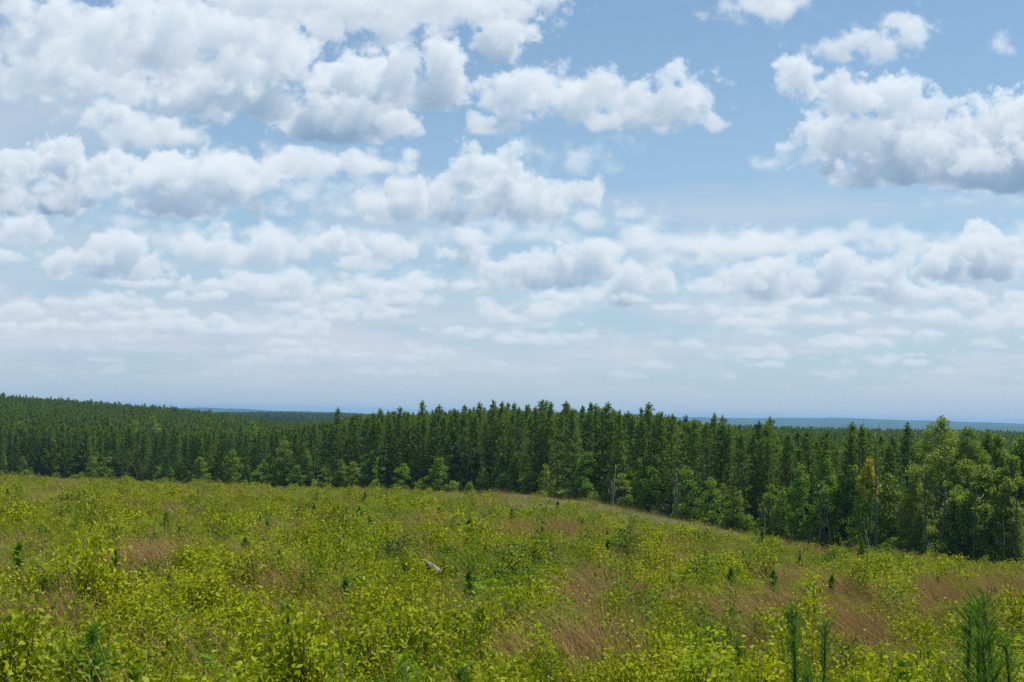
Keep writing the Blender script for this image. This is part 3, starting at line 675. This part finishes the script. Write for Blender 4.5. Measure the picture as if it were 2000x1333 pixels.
snag('dead_tree','grey bare trunk standing left of the low yellow sapling',[(1757,1066),(1757,1020),(1756,955)],-1,.12,'grey',4,seed=15)
snag('dead_tree','grey bare trunk straight under the left side of the tallest oak',[(1809,1072),(1807,1020),(1806,970),(1804,925)],-1,.13,'grey',6,seed=16)
snag('dead_tree','grey leaning trunk at the foot of the tallest oak',[(1836,1074),(1843,1020),(1846,960)],-.5,.14,'grey',4,seed=17)
snag('dead_tree','pale broken snag with one stout branch pointing up beside the low leafy tree',[(1901,1078),(1904,1020),(1906,985),(1907,955)],-1,.10,'grey',3,seed=18,limbs=[[(1905,992),(1913,979),(1922,965)]])
snag('dead_branch','stout pale branch split off the broken snag',[(1906,990),(1914,978),(1922,966)],-1,.10,'snag',0,cat='branch',seed=19) if False else None
snag('dead_tree','small pale dead tree with a fan of bare twigs near the corner of the wood',[(1962,1086),(1961,1055),(1960,1020)],-1,.10,'snag',12,seed=20,tw=1.6)
snag('dead_tree','dark straight trunk at the edge beside the twiggy dead tree',[(1987,1095),(1986,1040),(1985,960)],-1,.13,'darkwood',4,seed=21)
snag('dead_stump','short white stump in the shade of the edge',[(1940,1083),(1940,1074)],-1.0,.13,'bone',0,cat='stump',seed=22)
snag('dead_tree','low bare tangle of pale branches under the bright pointed trees',[(1598,1052),(1602,1035),(1612,1025)],-1,.06,'snag',9,seed=23,tw=2.2)
snag('dead_tree','grey leaning dead stem with forked twigs beside the tall grey dead tree',[(1700,1064),(1692,1040),(1686,1020)],-1,.08,'snag',7,seed=24,tw=1.6)
# ------------------------------------------------------------------ growth of the field
def patch_noise(X,Y,s,seed):
    r=np.random.default_rng(seed); v=0
    for k in range(5):
        a,b=r.normal(0,1,2)/s*1.6**k*.8; v=v+np.sin(X*a+Y*b+r.uniform(0,6.28)+1.3*np.sin(X*b*.7-Y*a*.6))/1.25**k
    return v/2.2
def blade_tuft(n,h,w,seed,spread=.12,lean=(0,0),curve=.5,mat='grass',seg=3):
    r=np.random.default_rng(seed); g=G()
    a=r.uniform(0,6.28,n); b=np.stack([np.cos(a),np.sin(a),0*a],1); P=b*(r.random(n)**.6*spread)[:,None]
    L=h*r.uniform(.55,1.1,n); d=unit(b*r.uniform(.05,.5,(n,1))+[0,0,1]+np.array([lean[0],lean[1],0])*.5+r.normal(0,.10,(n,3)))
    side=unit(np.cross(d,rdir(n,r))); fall=b*curve*r.uniform(.2,1,(n,1))+np.array([lean[0],lean[1],0])
    t=np.linspace(0,1,seg+1); pts=[P+d*(L*x)[:,None]+(fall-[0,0,.25*curve])*(L*x*x*.55)[:,None] for x in t]
    ws=[w*(1-.92*x**1.5) for x in t]
    for i in range(seg):
        V=np.stack([pts[i]-side*ws[i]/2,pts[i]+side*ws[i]/2,pts[i+1]+side*ws[i+1]/2,pts[i+1]-side*ws[i+1]/2],1)
        g.put(V.reshape(-1,3),np.arange(n*4).reshape(-1,4))
    return g.mesh('tuft',[MAT[mat]])
def scrub(seed,h,rad,n,leaf,mat='shrub',stems=7,pinn=False):
    """leafy low bush: arching stems carrying sprays of leaves"""
    r=np.random.default_rng(seed); g=G(); st=G(); per=max(4,n//stems)
    for i in range(stems):
        a=r.uniform(0,6.28); q=rad*r.uniform(.2,1); hh=h*r.uniform(.6,1.05)*(1-.25*q/rad); s=np.linspace(0,1,6)
        P=np.stack([np.cos(a)*q*s**1.3,np.sin(a)*q*s**1.3,hh*(s*1.15-.15*s*s)],1)+r.normal(0,.012,(6,3)); P[0,2]=0
        g.tube(P[[0,2,5]],[.007,.005,.003],4,1)
        if pinn:
            for f in np.linspace(.25,1.0,max(4,per//11)):
                B=np.array([np.interp(f,s,P[:,k]) for k in range(3)]); aa=r.uniform(0,6.28); e=r.uniform(.1,.7); d=np.array([np.cos(aa)*np.cos(e),np.sin(aa)*np.cos(e),np.sin(e)])
                L=r.uniform(.20,.34); m=5; x=np.linspace(.22,.95,m); Q=B+d*(L*x)[:,None]-np.array([0,0,1])*(.35*L*x*x)[:,None]
                sd=unit(np.cross(d,[0,0,1.])); up=np.cross(sd,d)
                for sg in (-1,1):
                    dd=unit(np.repeat((sd*sg+d*.35)[None],m,0)+r.normal(0,.12,(m,3))); g.leaves(Q,dd,unit(np.cross(dd,up+r.normal(0,.15,(m,3)))),leaf*(1.15-.5*x)*1.1,leaf*.36,.12)
                g.leaves(Q[-1:],d[None],sd[None],leaf,leaf*.36,.1)
        else:
            f=r.uniform(.12,1.05,per)**.6; B=np.stack([np.interp(f,s,P[:,k]) for k in range(3)],1)+r.normal(0,.06+.05*rad,(per,3))*[1,1,.7]
            B[:,2]=np.maximum(B[:,2],.02); out=unit(rdir(per,r)*.9+[0,0,.25]); nrm=unit(rdir(per,r)*1.0+[0,0,.6]); sd=unit(np.cross(out,nrm))
            g.leaves(B,out,sd,leaf*r.uniform(.7,1.25,per),leaf*r.uniform(.42,.6,per),.15)
    return g.mesh('scrub',[MAT[mat],MAT['stem']])
def young_pine(H,seed,whorls=6,needles=34,nl=.17,nw=.007,br=.42,mat='young',candle=True):
    """stem and needle shoots of a pine a few years old"""
    r=np.random.default_rng(seed); t=G(); c=G(); z=np.linspace(0,H,6); TP=np.stack([r.normal(0,.012,6),r.normal(0,.012,6),z],1); TP[0]=0
    t.tube(TP,np.linspace(.022,.006,6)*H**.5,6); PP=[];DD=[]
    def shoot(A,B,k):
        f=r.random(k)**.8; d=unit((B-A)[None]); PP.append(A+(B-A)*f[:,None]); DD.append(unit(d*.75+rdir(k,r)*.75))
    for w in range(whorls):
        f=(w+.6)/whorls; h=H*(.08+.84*f); L=br*H*(1-f)**.6*r.uniform(.6,1.25)+.04
        for b in range(r.integers(4,6)):
            a=r.uniform(0,6.28); e=R(38)+R(22)*f+r.normal(0,.1); A=np.array([np.interp(h,z,TP[:,0]),np.interp(h,z,TP[:,1]),h]); B=A+L*np.array([np.cos(a)*np.cos(e),np.sin(a)*np.cos(e),np.sin(e)])
            t.tube([A,(A+B)/2-[0,0,.02],B],[.007,.005,.003],4); shoot(A+(B-A)*.25,B,int(needles*(.5+L/H)))
    shoot(TP[-2],TP[-1]+[0,0,.02],int(needles*2.2)); shoot(TP[2],TP[-1],needles*2)
    P=np.concatenate(PP); d=np.concatenate(DD); n=len(P)
    c.leaves(P,d,perp(d,r),nl*r.uniform(.75,1.15,n)*min(1,H),nw*r.uniform(.8,1.3,n),.10)
    return t.mesh('sapling_stem',[MAT['stem']]),c.mesh('sapling_needles',[MAT[mat]])
def candle_pine(H,seed,shoots=1):
    """upright bottle-brush shoots of a young pine"""
    r=np.random.default_rng(seed); t=G(); c=G(); PP=[];DD=[]
    for i in range(shoots):
        a=r.uniform(0,6.28); q=0 if i==0 else r.uniform(.12,.3); hh=H*(1 if i==0 else r.uniform(.6,.92)); s=np.linspace(0,1,7)
        P=np.stack([np.cos(a)*q*np.minimum(1,s*2.2),np.sin(a)*q*np.minimum(1,s*2.2),hh*(.12*(i>0)+s*(1-.12*(i>0)))],1)+r.normal(0,.008,(7,3)); P[0,:2]=0
        t.tube(P,np.linspace(.016,.006,7),6); k=int(430*hh); f=r.uniform(.12,1,k); B=np.stack([np.interp(f,s,P[:,x]) for x in range(3)],1)
        PP.append(B); DD.append(unit(rdir(k,r)*[.8,.8,.35]+[0,0,1.0]))
    P=np.concatenate(PP); d=np.concatenate(DD); n=len(P); c.leaves(P,d,perp(d,r),r.uniform(.06,.125,n),r.uniform(.004,.007,n),.06)
    return t.mesh('shoot_stem',[MAT['stem']]),c.mesh('shoot_needles',[MAT['young']])
# where the field is straw coloured, and where it is leafy: spots seen in the photo (px, row, half width, half height, strength)
DRY=[(270,1135,45,20,1.2),(180,1160,50,20,.5),(60,1100,50,25,.5),(130,1230,40,25,.8),(330,1110,60,22,.8),(560,1055,60,16,.9),(640,1070,60,20,.9),(800,1050,70,16,.8),(860,1060,60,16,.8),(420,1010,60,10,.8),(90,985,70,12,.9),(330,1010,50,10,.7),(1060,1050,60,14,1.),(1120,1060,60,12,.8),(1250,1070,50,12,.7),(560,1160,40,20,.9),(530,1110,50,14,.8),(800,1140,30,14,.8),
 (1180,1215,80,40,1.3),(1230,1260,110,40,1.),(1370,1230,90,30,1.1),(1450,1270,90,40,1.2),(1620,1200,80,40,1.5),(1690,1260,70,50,1.3),(1840,1180,50,30,1.2),(1830,1230,45,40,1.2),(1960,1160,60,20,1.),(1580,1290,80,50,1.),(1800,1310,70,30,1.),(1330,1290,60,30,.8),(1500,1230,60,30,.7),(1080,1290,90,40,1.),(1250,1320,100,30,1.),(1450,1325,100,25,1.),(1700,1330,120,25,1.1),(980,1270,40,40,.7),(1650,1050,40,8,.8),(1830,1105,40,10,.8),(1610,1085,30,10,.7),(720,1240,60,25,.5),(1770,1100,60,10,.6),(1980,1250,40,60,.6)]
PALE=[(1050,990,80,14,1.4),(1010,988,60,11,1.2),(1240,1013,80,17,1.5),(1290,1026,90,17,1.6),(1370,1038,70,15,1.4),(1180,1000,60,14,1.2),(1430,1050,60,13,1.1),(100,985,60,10,.9),(880,975,50,9,1.)]
def spots(px,py,S):
    v=0
    for x,y,a,b,k in S: v=np.maximum(v,k*np.exp(-((px-x)/a)**2-((py-y)/b)**2)) if not np.isscalar(v) else k*np.exp(-((px-x)/a)**2-((py-y)/b)**2)
    return v
def to_px(X,Y,Z):
    """photo pixel of a point (inverse of px_dir)"""
    z=Z-EYE; c,s=math.cos(PITCH),math.sin(PITCH); f=Y*c+z*s; y=-Y*s+z*c; a=X/f; b=y/f; cr,sr=math.cos(ROLL),math.sin(ROLL)
    return 1000+FPX*(a*cr+b*sr),666.5-FPX*(-a*sr+b*cr)
LOGS=[(*at(x,y,.5),r) for x,y,r in ((856,1118,1.0),(848,1112,1.0),(838,1104,1.0),(850,1128,1.0),(846,1122,1.1),(862,1132,.9),(852,1140,.9),(118,1200,.5),(70,1172,.5),(1216,1155,.5))]
def sample(n,y0,y1,power):
    """n points over the field in view and a margin round it, density falling off as distance**-power"""
    r=rng.random(n); p=2-power
    Y=(y0**p+r*(y1**p-y0**p))**(1/p) if abs(p)>1e-6 else y0*(y1/y0)**r
    u=rng.uniform(-.60,.60,n); X=u*Y; k=Y<edge(u)+2.0
    for q in LOGS: k&=np.hypot(X-q[0],Y-q[1])>q[2]
    return X[k],Y[k]
def grow():
    def field(n,y0,y1,pw):
        X,Y=sample(n,y0,y1,pw); Z=ground(X,Y); px,py=to_px(X,Y,Z+.3); dry=spots(px,py,DRY); pale=spots(px,py,PALE); u=X/Y; pale=np.maximum(pale,1.3*np.exp(-((edge(u)-Y-5)/13)**2)*np.clip((u+.01)/.03,0,1)*np.clip((.20-u)/.04,0,1)); return X,Y,Z,dry,pale
    # leafy scrub
    near=[scrub(100,.75,.40,520,.058,'shrub',8),scrub(101,.75,.40,520,.052,'shrub',9),scrub(102,.6,.42,480,.052),scrub(110,.7,.38,500,.058,'green'),scrub(111,.8,.36,460,.058,'green',7,True)]
    far=[scrub(120+i,.85,.42,230,.082) for i in range(4)]+[scrub(126,.7,.5,170,.10,'green'),scrub(127,.7,.5,170,.10,'green')]
    tall=[scrub(130,1.2,.10,150,.058,'green',1),scrub(131,1.3,.14,190,.055,'shrub',2),scrub(132,1.15,.16,180,.058,'bright',2),scrub(133,.75,.5,520,.055,'deep',9),scrub(134,.7,.55,260,.08,'deep',9)]
    X,Y,Z,dry,pale=field(56000,9,300,1.0)
    pn=patch_noise(X,Y,9,3)+.6*patch_noise(X,Y,30,4)
    k=rng.random(len(X))<np.clip(.85+.35*pn-np.where(Y<50,.66,.60)*dry-.9*pale,.06,1); X,Y,Z,pn=X[k],Y[k],Z[k],pn[k]
    gm=patch_noise(X,Y,14,8); ng=rng.random(len(X))<np.clip(.26+.30*gm,.06,.75)
    idn=np.where(ng,3+rng.integers(0,2,len(X)),rng.integers(0,3,len(X))); idf=5+np.where(ng,4+rng.integers(0,2,len(X)),rng.integers(0,4,len(X)))
    idx=np.where(Y<48,idn,idf); tw=rng.random(len(X))<.10; idx=np.where(tw,11+rng.integers(0,3,len(X)),idx); dp=(patch_noise(X,Y,5,41)>.75)&(rng.random(len(X))<.5); idx=np.where(dp,np.where(Y<48,14,15),idx); s=np.clip(rng.lognormal(-.12,.42,len(X)),.35,2.0)*np.clip(.9+.0008*Y,.8,1.1)
    scatter('scrub_cover','low yellow green leafy scrub covering the sloping field',np.stack([X,Y,Z-.03],1),rng.uniform(0,6.28,len(X)),np.stack([s*1.1,s*1.1,s*np.clip(rng.normal(.95,.2,len(X)),.5,1.5)],1),idx,near+far+tall)
    # grass between
    gt=[blade_tuft(34,.75,.013,200+i,.16,(-.2,0),.6) for i in range(3)]+[blade_tuft(30,.8,.020,205+i,.22,(-.2,0),.55,seg=2) for i in range(3)]
    X,Y,Z,dry,pale=field(90000,8,300,1.05); k=rng.random(len(X))<.8+.2*pale; X,Y,Z=X[k],Y[k],Z[k]
    idx=np.where(Y<45,0,3)+rng.integers(0,3,len(X)); s=np.clip(rng.lognormal(-.1,.34,len(X)),.4,1.8)*np.clip(.85+.001*Y,.8,1.1)
    scatter('grass','green and yellowing grass growing through the scrub',np.stack([X,Y,Z-.02],1),rng.normal(0,.5,len(X)),s,idx,gt)
    # tan bunch grass in drifts
    dt=[blade_tuft(40,1.2,.015,220+i,.16,(-.6,0),.7,'straw',4) for i in range(4)]+[blade_tuft(40,1.1,.020,226+i,.22,(-.4,0),.45,'straw',2) for i in range(3)]
    X,Y,Z,dry,pale=field(95000,8,300,1.05); bn=patch_noise(X,Y,7,12)+.5*patch_noise(X,Y,3,14); k=rng.random(len(X))<np.clip(dry*(.18+.75*bn)+.26*bn-.07,.03,.6); X,Y,Z=X[k],Y[k],Z[k]
    X2,Y2,Z2,dry2,_=field(46000,8,46,1.0); bn=patch_noise(X2,Y2,4,15); k=rng.random(len(X2))<np.clip(dry2*(.16+.75*bn),0,.7)*(dry2>.1); X=np.concatenate([X,X2[k]]); Y=np.concatenate([Y,Y2[k]]); Z=np.concatenate([Z,Z2[k]])
    idx=np.where(Y<50,rng.integers(0,4,len(X)),4+rng.integers(0,3,len(X))); s=np.clip(rng.lognormal(-.02,.22,len(X)),.5,1.5)*np.clip(.85+.003*Y,.85,1.3)
    scatter('dry_grass','tan and reddish bunch grass standing in drifts across the field',np.stack([X,Y,Z-.02],1),rng.normal(0,.45,len(X)),s,idx,dt)
    # pale seed heads on the crest
    X,Y,Z,dry,pale=field(60000,60,260,.6); k=rng.random(len(X))<np.clip(pale*1.2,0,1)*(pale>.12); X,Y,Z=X[k],Y[k],Z[k]
    u=rng.uniform(-.01,.20,9000); Y3=edge(u)-1-rng.exponential(9,9000); X3=u*Y3; k=(patch_noise(X3,Y3,9,31)>-.35)&(edge(u)-Y3<26); X=np.concatenate([X,X3[k]]); Y=np.concatenate([Y,Y3[k]]); Z=ground(X,Y)
    pt=[blade_tuft(30,.75,.022,240+i,.25,(-.25,0),.5,'pale',2) for i in range(2)]
    scatter('seed_grass','pale seeding grass on the crest of the field before the snags',np.stack([X,Y,Z-.02],1),rng.normal(0,.5,len(X)),rng.uniform(.7,1.3,len(X)),rng.integers(0,2,len(X)),pt)
    # ---- things one can tell apart
    YP=[young_pine(1.5,300+i,6,46,.19,.012,.42,'young') for i in range(3)]+[young_pine(1.5,310+i,8,70,.17,.016,.36,'young') for i in range(3)]
    CP=[candle_pine(1.6,320+i,n) for i,n in enumerate((1,2,3,2))]
    def sap(px,base,hpx,label,kind='far',Y=None,group='pine saplings in the field',name='pine_sapling',wide=1.):
        far_=Y is None
        if far_: X,Y=at(px,base,.45)
        else: X=ray_at(px,Y,base)
        z=float(ground(X,Y)); top=px_dir(px,base-hpx); h=EYE+top[2]/top[1]*Y-z if not far_ and Y<14 else hpx/FPX*Y+(.38 if far_ else .3)
        src,H0=(CP,1.6) if kind=='candle' else (YP[:3],1.5) if kind=='near' else (YP[3:],1.5)
        s=h/H0; o=thing(name,label,'pine sapling',(X,Y,z-.02),rng.uniform(0,6.28),(s*wide,s*wide,s),group,(rng.normal(0,.03),rng.normal(0,.03)))
        a,b=src[rng.integers(len(src))]; obj('stem',a,o); obj('needles',b,o)
    for a in [(220,1135,62,'dark bushy pine sapling beside the broad brown grass patch'),(478,1100,52,'dark pine sapling standing in leafy scrub right of the brown grass'),(443,1142,50,'slim dark pine sapling below the bushier one'),(181,1088,30,'small pine sapling above the dark bushy sapling'),(322,1045,44,'feathery pine sapling on the mid slope above the brown grass'),(437,1040,30,'feathery pine sapling beside a patch of brown grass on the slope'),(330,1160,44,'narrow pine sapling just right of the brown grass patch'),
      (1685,1112,58,'dark conical pine sapling alone on the slope below the bare trunks'),(1490,1068,32,'dark pine sapling under the whitish dead stub'),(1137,1038,26,'dark little pine sapling left of the leaning dead poles'),(1188,1064,28,'little green pine sapling below the twin snags'),(1430,1155,48,'dark pine sapling with a broad foot in the middle of the slope'),(880,1005,20,'tiny dark pine sapling on the upper slope, upper of a pair'),(857,1018,26,'tiny pine sapling on the upper slope, lower of a pair'),(712,992,30,'clump like pine sapling high on the slope'),(914,1052,42,'bright green pine sapling on the slope above the log'),(948,1098,34,'pine sapling to the right of the log'),(1452,1105,30,'small pine sapling left of the tall grass slope'),(14,980,26,'small dark pine sapling at the far corner of the field'),(700,1030,40,'thin pine sapling above the log on the slope'),(722,1034,26,'stubby pine sapling close to the thin one'),(610,1010,24,'small pine sapling amid yellow scrub high on the slope'),(1580,1064,36,'bright pine sapling close to the bright trees'),(406,948,16,'tiny pine sapling at the top rim of the field, left of two'),(432,950,16,'tiny pine sapling at the top rim of the field, right of two'),(1365,1060,24,'small pine sapling below the snag with crossing branches'),(1090,1000,22,'small pine sapling near the pale grass crest'),(1560,1110,26,'pine sapling in grass between two dark saplings'),(1380,1100,26,'pine sapling amid the brown scrub of the mid slope'),(130,1010,26,'pine sapling in pale grass on the far slope'),(180,1000,22,'pine sapling in pale grass near the bent pole')]:
        sap(*a,'far',None,None,wide=.68)
    for a in [(553,1262,140,'tall feathery pine sapling among the leafy bushes below the log','near',17.5),(180,1350,160,'tall thin pine sapling with a bare leader in the nearest scrub','near',14.5),(255,1350,100,'short pine sapling beside the tall thin one','near',14),(908,1350,120,'bushy pine sapling at the bottom of the field below the log','near',14),(938,1285,110,'thin pine sapling with a bare stem behind the bushy one','near',18.5),(972,1350,70,'low pine sapling right of the bushy one','near',14),(1757,1268,140,'bright pine sapling rising out of tan bunch grass','near',17),(1440,1250,110,'dark stemmed young pine in front of the swept brown grass','near',19),(655,1340,60,'low pine sapling hidden among leafy bushes','near',14.5)]:
        sap(*a,wide=.8)
    for a in [(1572,1350,168,'upright bottlebrush pine shoot, tallest of the cluster in the brown grass','candle',10.5),(1542,1350,150,'upright bottlebrush pine shoot beside the tallest in the brown grass','candle',10.8),(1603,1350,138,'upright bottlebrush pine shoot nearest the tan grass patch','candle',10.5),(1928,1350,182,'nearest bottlebrush pine shoot, inner one of the bright group','candle',8.6),(1940,1350,120,'short bottlebrush pine shoot in the middle of the bright group','candle',8.4),(1965,1350,186,'nearest bottlebrush pine shoot, outer one of the bright group','candle',8.8),(1980,1350,110,'short bottlebrush pine shoot at the edge of the bright group','candle',9),(1899,1350,170,'bottlebrush pine shoot leading the bright group, nearest the tan grass','candle',9.2)]:
        sap(*a,wide=1.0)
    n=0
    while n<44:
        px=rng.uniform(0,2000); py=rng.uniform(965+max(0,(px-1000)*.115),1200); X,Y=at(px,py,.4); z=float(ground(X,Y))
        if Y>edge(X/Y)-8: continue
        n+=1; h=rng.uniform(.5,1.1)+.2; s=h/1.5; o=thing('pine_sapling','small young pine barely taller than the scrub, one of many dotted over the slope','pine sapling',(X,Y,z-.02),rng.uniform(0,6.28),(s*.62,s*.62,s),'small young pines dotted over the slope'); a,b=YP[3+rng.integers(3)]; obj('stem',a,o); obj('needles',b,o)
    # leafy bushes of the near field
    BS=[scrub(400+i,.95,.5,620,.064,'bright',10,True) for i in range(3)]+[scrub(406+i,.85,.5,760,.056,'bright',11) for i in range(2)]+[scrub(408,.9,.5,620,.07,'green',10)]
    q=0; DB=scrub(409,.9,.55,620,.07,'dark',10)
    for (px,py,hp,kd) in [(760,1245,85,0),(820,1260,80,1),(690,1290,80,2),(60,1330,70,3),(140,1300,70,4),(330,1260,70,3),(400,1290,90,0),(440,1250,80,4),(480,1320,80,3),(590,1320,90,1),(640,1300,70,2),(520,1345,70,3),(730,1345,80,0),(790,1330,80,4),(850,1320,80,2),(1010,1320,80,1),(1020,1260,60,4),(1060,1215,60,3),(1240,1170,60,0),(300,1340,80,4),(220,1280,70,3),(20,1270,60,4),(1430,1210,60,1),(1540,1150,50,3),(1590,1160,55,3),(1700,1170,55,4),(1900,1220,60,0),(1990,1330,90,2),(370,1330,60,2),(560,1250,60,3),(880,1270,60,3)]:
        X,Y=at(px,py,.2); z=float(ground(X,Y)); h=hp/FPX*Y+.15; s=h/.9; q+=1
        pin=kd<3
        lab='bright yellow green bush with feathery leaflets in the nearest scrub' if pin else 'bright yellow green round leaved bush in the nearest scrub'
        o=thing('leafy_bush',lab,'bush',(X,Y,z-.02),rng.uniform(0,6.28),(s*1.15,s*1.15,s),'feathery bushes of the near field' if pin else 'round leaved bushes of the near field'); me=BS[kd]; obj('foliage',me,o)
    for (px,py,hp,lab) in [(60,1055,34,'dark green bush on the far left slope beside a paler one'),(20,1050,30,'dark green bush at the end of the slope'),(110,1160,48,'dark green bush beside bleached sticks'),(60,1140,40,'dark green bush left of the bleached sticks'),(275,1190,34,'dark bush in the bright clearing below the brown grass'),(1050,1120,50,'round green bush in the middle of the field'),(980,1140,50,'speckled dark green bush right of the log'),(600,1130,40,'dark bush left of the log'),(1120,1140,34,'small dark bush below the round green one'),(780,1085,50,'leafy dark bush up the slope from the log')]:
        X,Y=at(px,py,.4); z=float(ground(X,Y)); s=(hp/FPX*Y+.4)/.9; o=thing('dark_bush',lab,'bush',(X,Y,z-.02),rng.uniform(0,6.28),(s*1.2,s*1.2,s)); obj('foliage',DB,o)
    # big tan grass clumps
    CL=[blade_tuft(150,1.1,.008,500+i,.22,(-.55,0),.5,'straw',4) for i in range(3)]
    for (px,py,hp) in [(1590,1215,70),(1620,1225,75),(1650,1240,70),(1680,1260,80),(1640,1200,60),(1560,1240,70),(1180,1240,60),(1210,1255,60),(1240,1240,55),(1440,1260,70),(1480,1280,70),(1400,1250,60),(1820,1230,75),(1845,1215,75),(1860,1240,60),(1790,1330,80),(1640,1330,90),(1580,1320,90),(1960,1180,60),(270,1145,45),(290,1150,45),(250,1150,40),(1310,1320,60),(1100,1310,60),(980,1310,70)]:
        X,Y=at(px,py,.3); z=float(ground(X,Y)); s=(hp/FPX*Y+.3)/1.0; o=obj('bunch_grass',CL[rng.integers(3)],None,(X,Y,z-.02)); o.rotation_euler[2]=rng.normal(0,.35); o.scale=(s*1.1,s*1.1,s)
        o['label']='tan bunch of tall dry grass swept over to one side by wind'; o['category']='grass clump'; o['kind']='thing'; o['group']='swept clumps of dry grass'
    # fallen wood
    def log(label,p0,p1,rad,name='log',mat='bone',stubs=1,lift=.12,cat='log',seed=1):
        r=np.random.default_rng(seed); X0,Y0=at(*p0,lift); X1,Y1=at(*p1,lift); A=np.array([X0,Y0,float(ground(X0,Y0))+lift]); B=np.array([X1,Y1,float(ground(X1,Y1))+lift]); o=thing(name,label,cat,(*A[:2],A[2]-lift)); 
        P=np.linspace(A,B,8)-A+[0,0,lift]; P[1:-1]+=r.normal(0,rad*.18,(6,3)); g=G(); g.tube(P,rad*np.linspace(.85,1.05,8)*r.uniform(.92,1.08,8),10); obj('trunk',g.mesh('log_trunk',[MAT[mat]],True),o)
        for i in range(stubs):
            k=r.integers(2,7); g=G(); d=unit(np.array([r.normal(),r.normal(),1.2])); g.tube([P[k],P[k]+d*rad*2.0],[rad*.35,rad*.2],6); obj('branch_stub',g.mesh('stub',[MAT[mat]],True),o)
    log('bleached fallen log lying in the middle of the field',(858,1118),(830,1097),.075,lift=.58,stubs=1)
    log('thin bleached pole lying close along the thicker fallen log',(861,1115),(836,1096),.035,lift=.58,stubs=0,seed=2)
    log('pale stick lying in the scrub beside the dark bushes',(118,1200),(103,1190),.035,'stick',lift=.42,stubs=1,cat='stick',seed=3)
    log('white weathered branch in front of a dark bush',(70,1172),(58,1166),.035,'stick',lift=.4,stubs=2,cat='stick',seed=4)
    log('thin pale stick leaning in the scrub on the mid slope',(1224,1166),(1211,1142),.016,'stick',lift=.45,stubs=0,cat='stick',seed=5)
    log('pale fallen branch on the slope near the wood',(1880,1112),(1900,1100),.05,'stick',lift=.4,stubs=2,cat='stick',seed=6)
grow()
# ------------------------------------------------------------------ the summer air
def build_haze():
    a=9700.; z0,z1=-75.,27.
    V=[(x,y,z) for z in (z0,z1) for x,y in ((-a,-a),(a,-a),(a,a),(-a,a))]; F=[(0,3,2,1),(4,5,6,7),(0,1,5,4),(1,2,6,5),(2,3,7,6),(3,0,4,7)]
    m=bpy.data.materials.new('haze'); m.use_nodes=True; nt=m.node_tree; nt.nodes.clear()
    v=nt.nodes.new('ShaderNodeVolumePrincipled'); v.inputs['Color'].default_value=(.30,.575,.94,1); v.inputs['Density'].default_value=HAZE; v.inputs['Anisotropy'].default_value=.25
    o=nt.nodes.new('ShaderNodeOutputMaterial'); nt.links.new(v.outputs[0],o.inputs['Volume'])
    ob=obj('haze',mesh('haze',V,F,[m])); ob['kind']='stuff'; ob['label']='thin blue summer haze over the country'
HAZE=1.0e-4
build_haze()
print('script',time.time()-T0)
sc.cycles.use_denoising=False
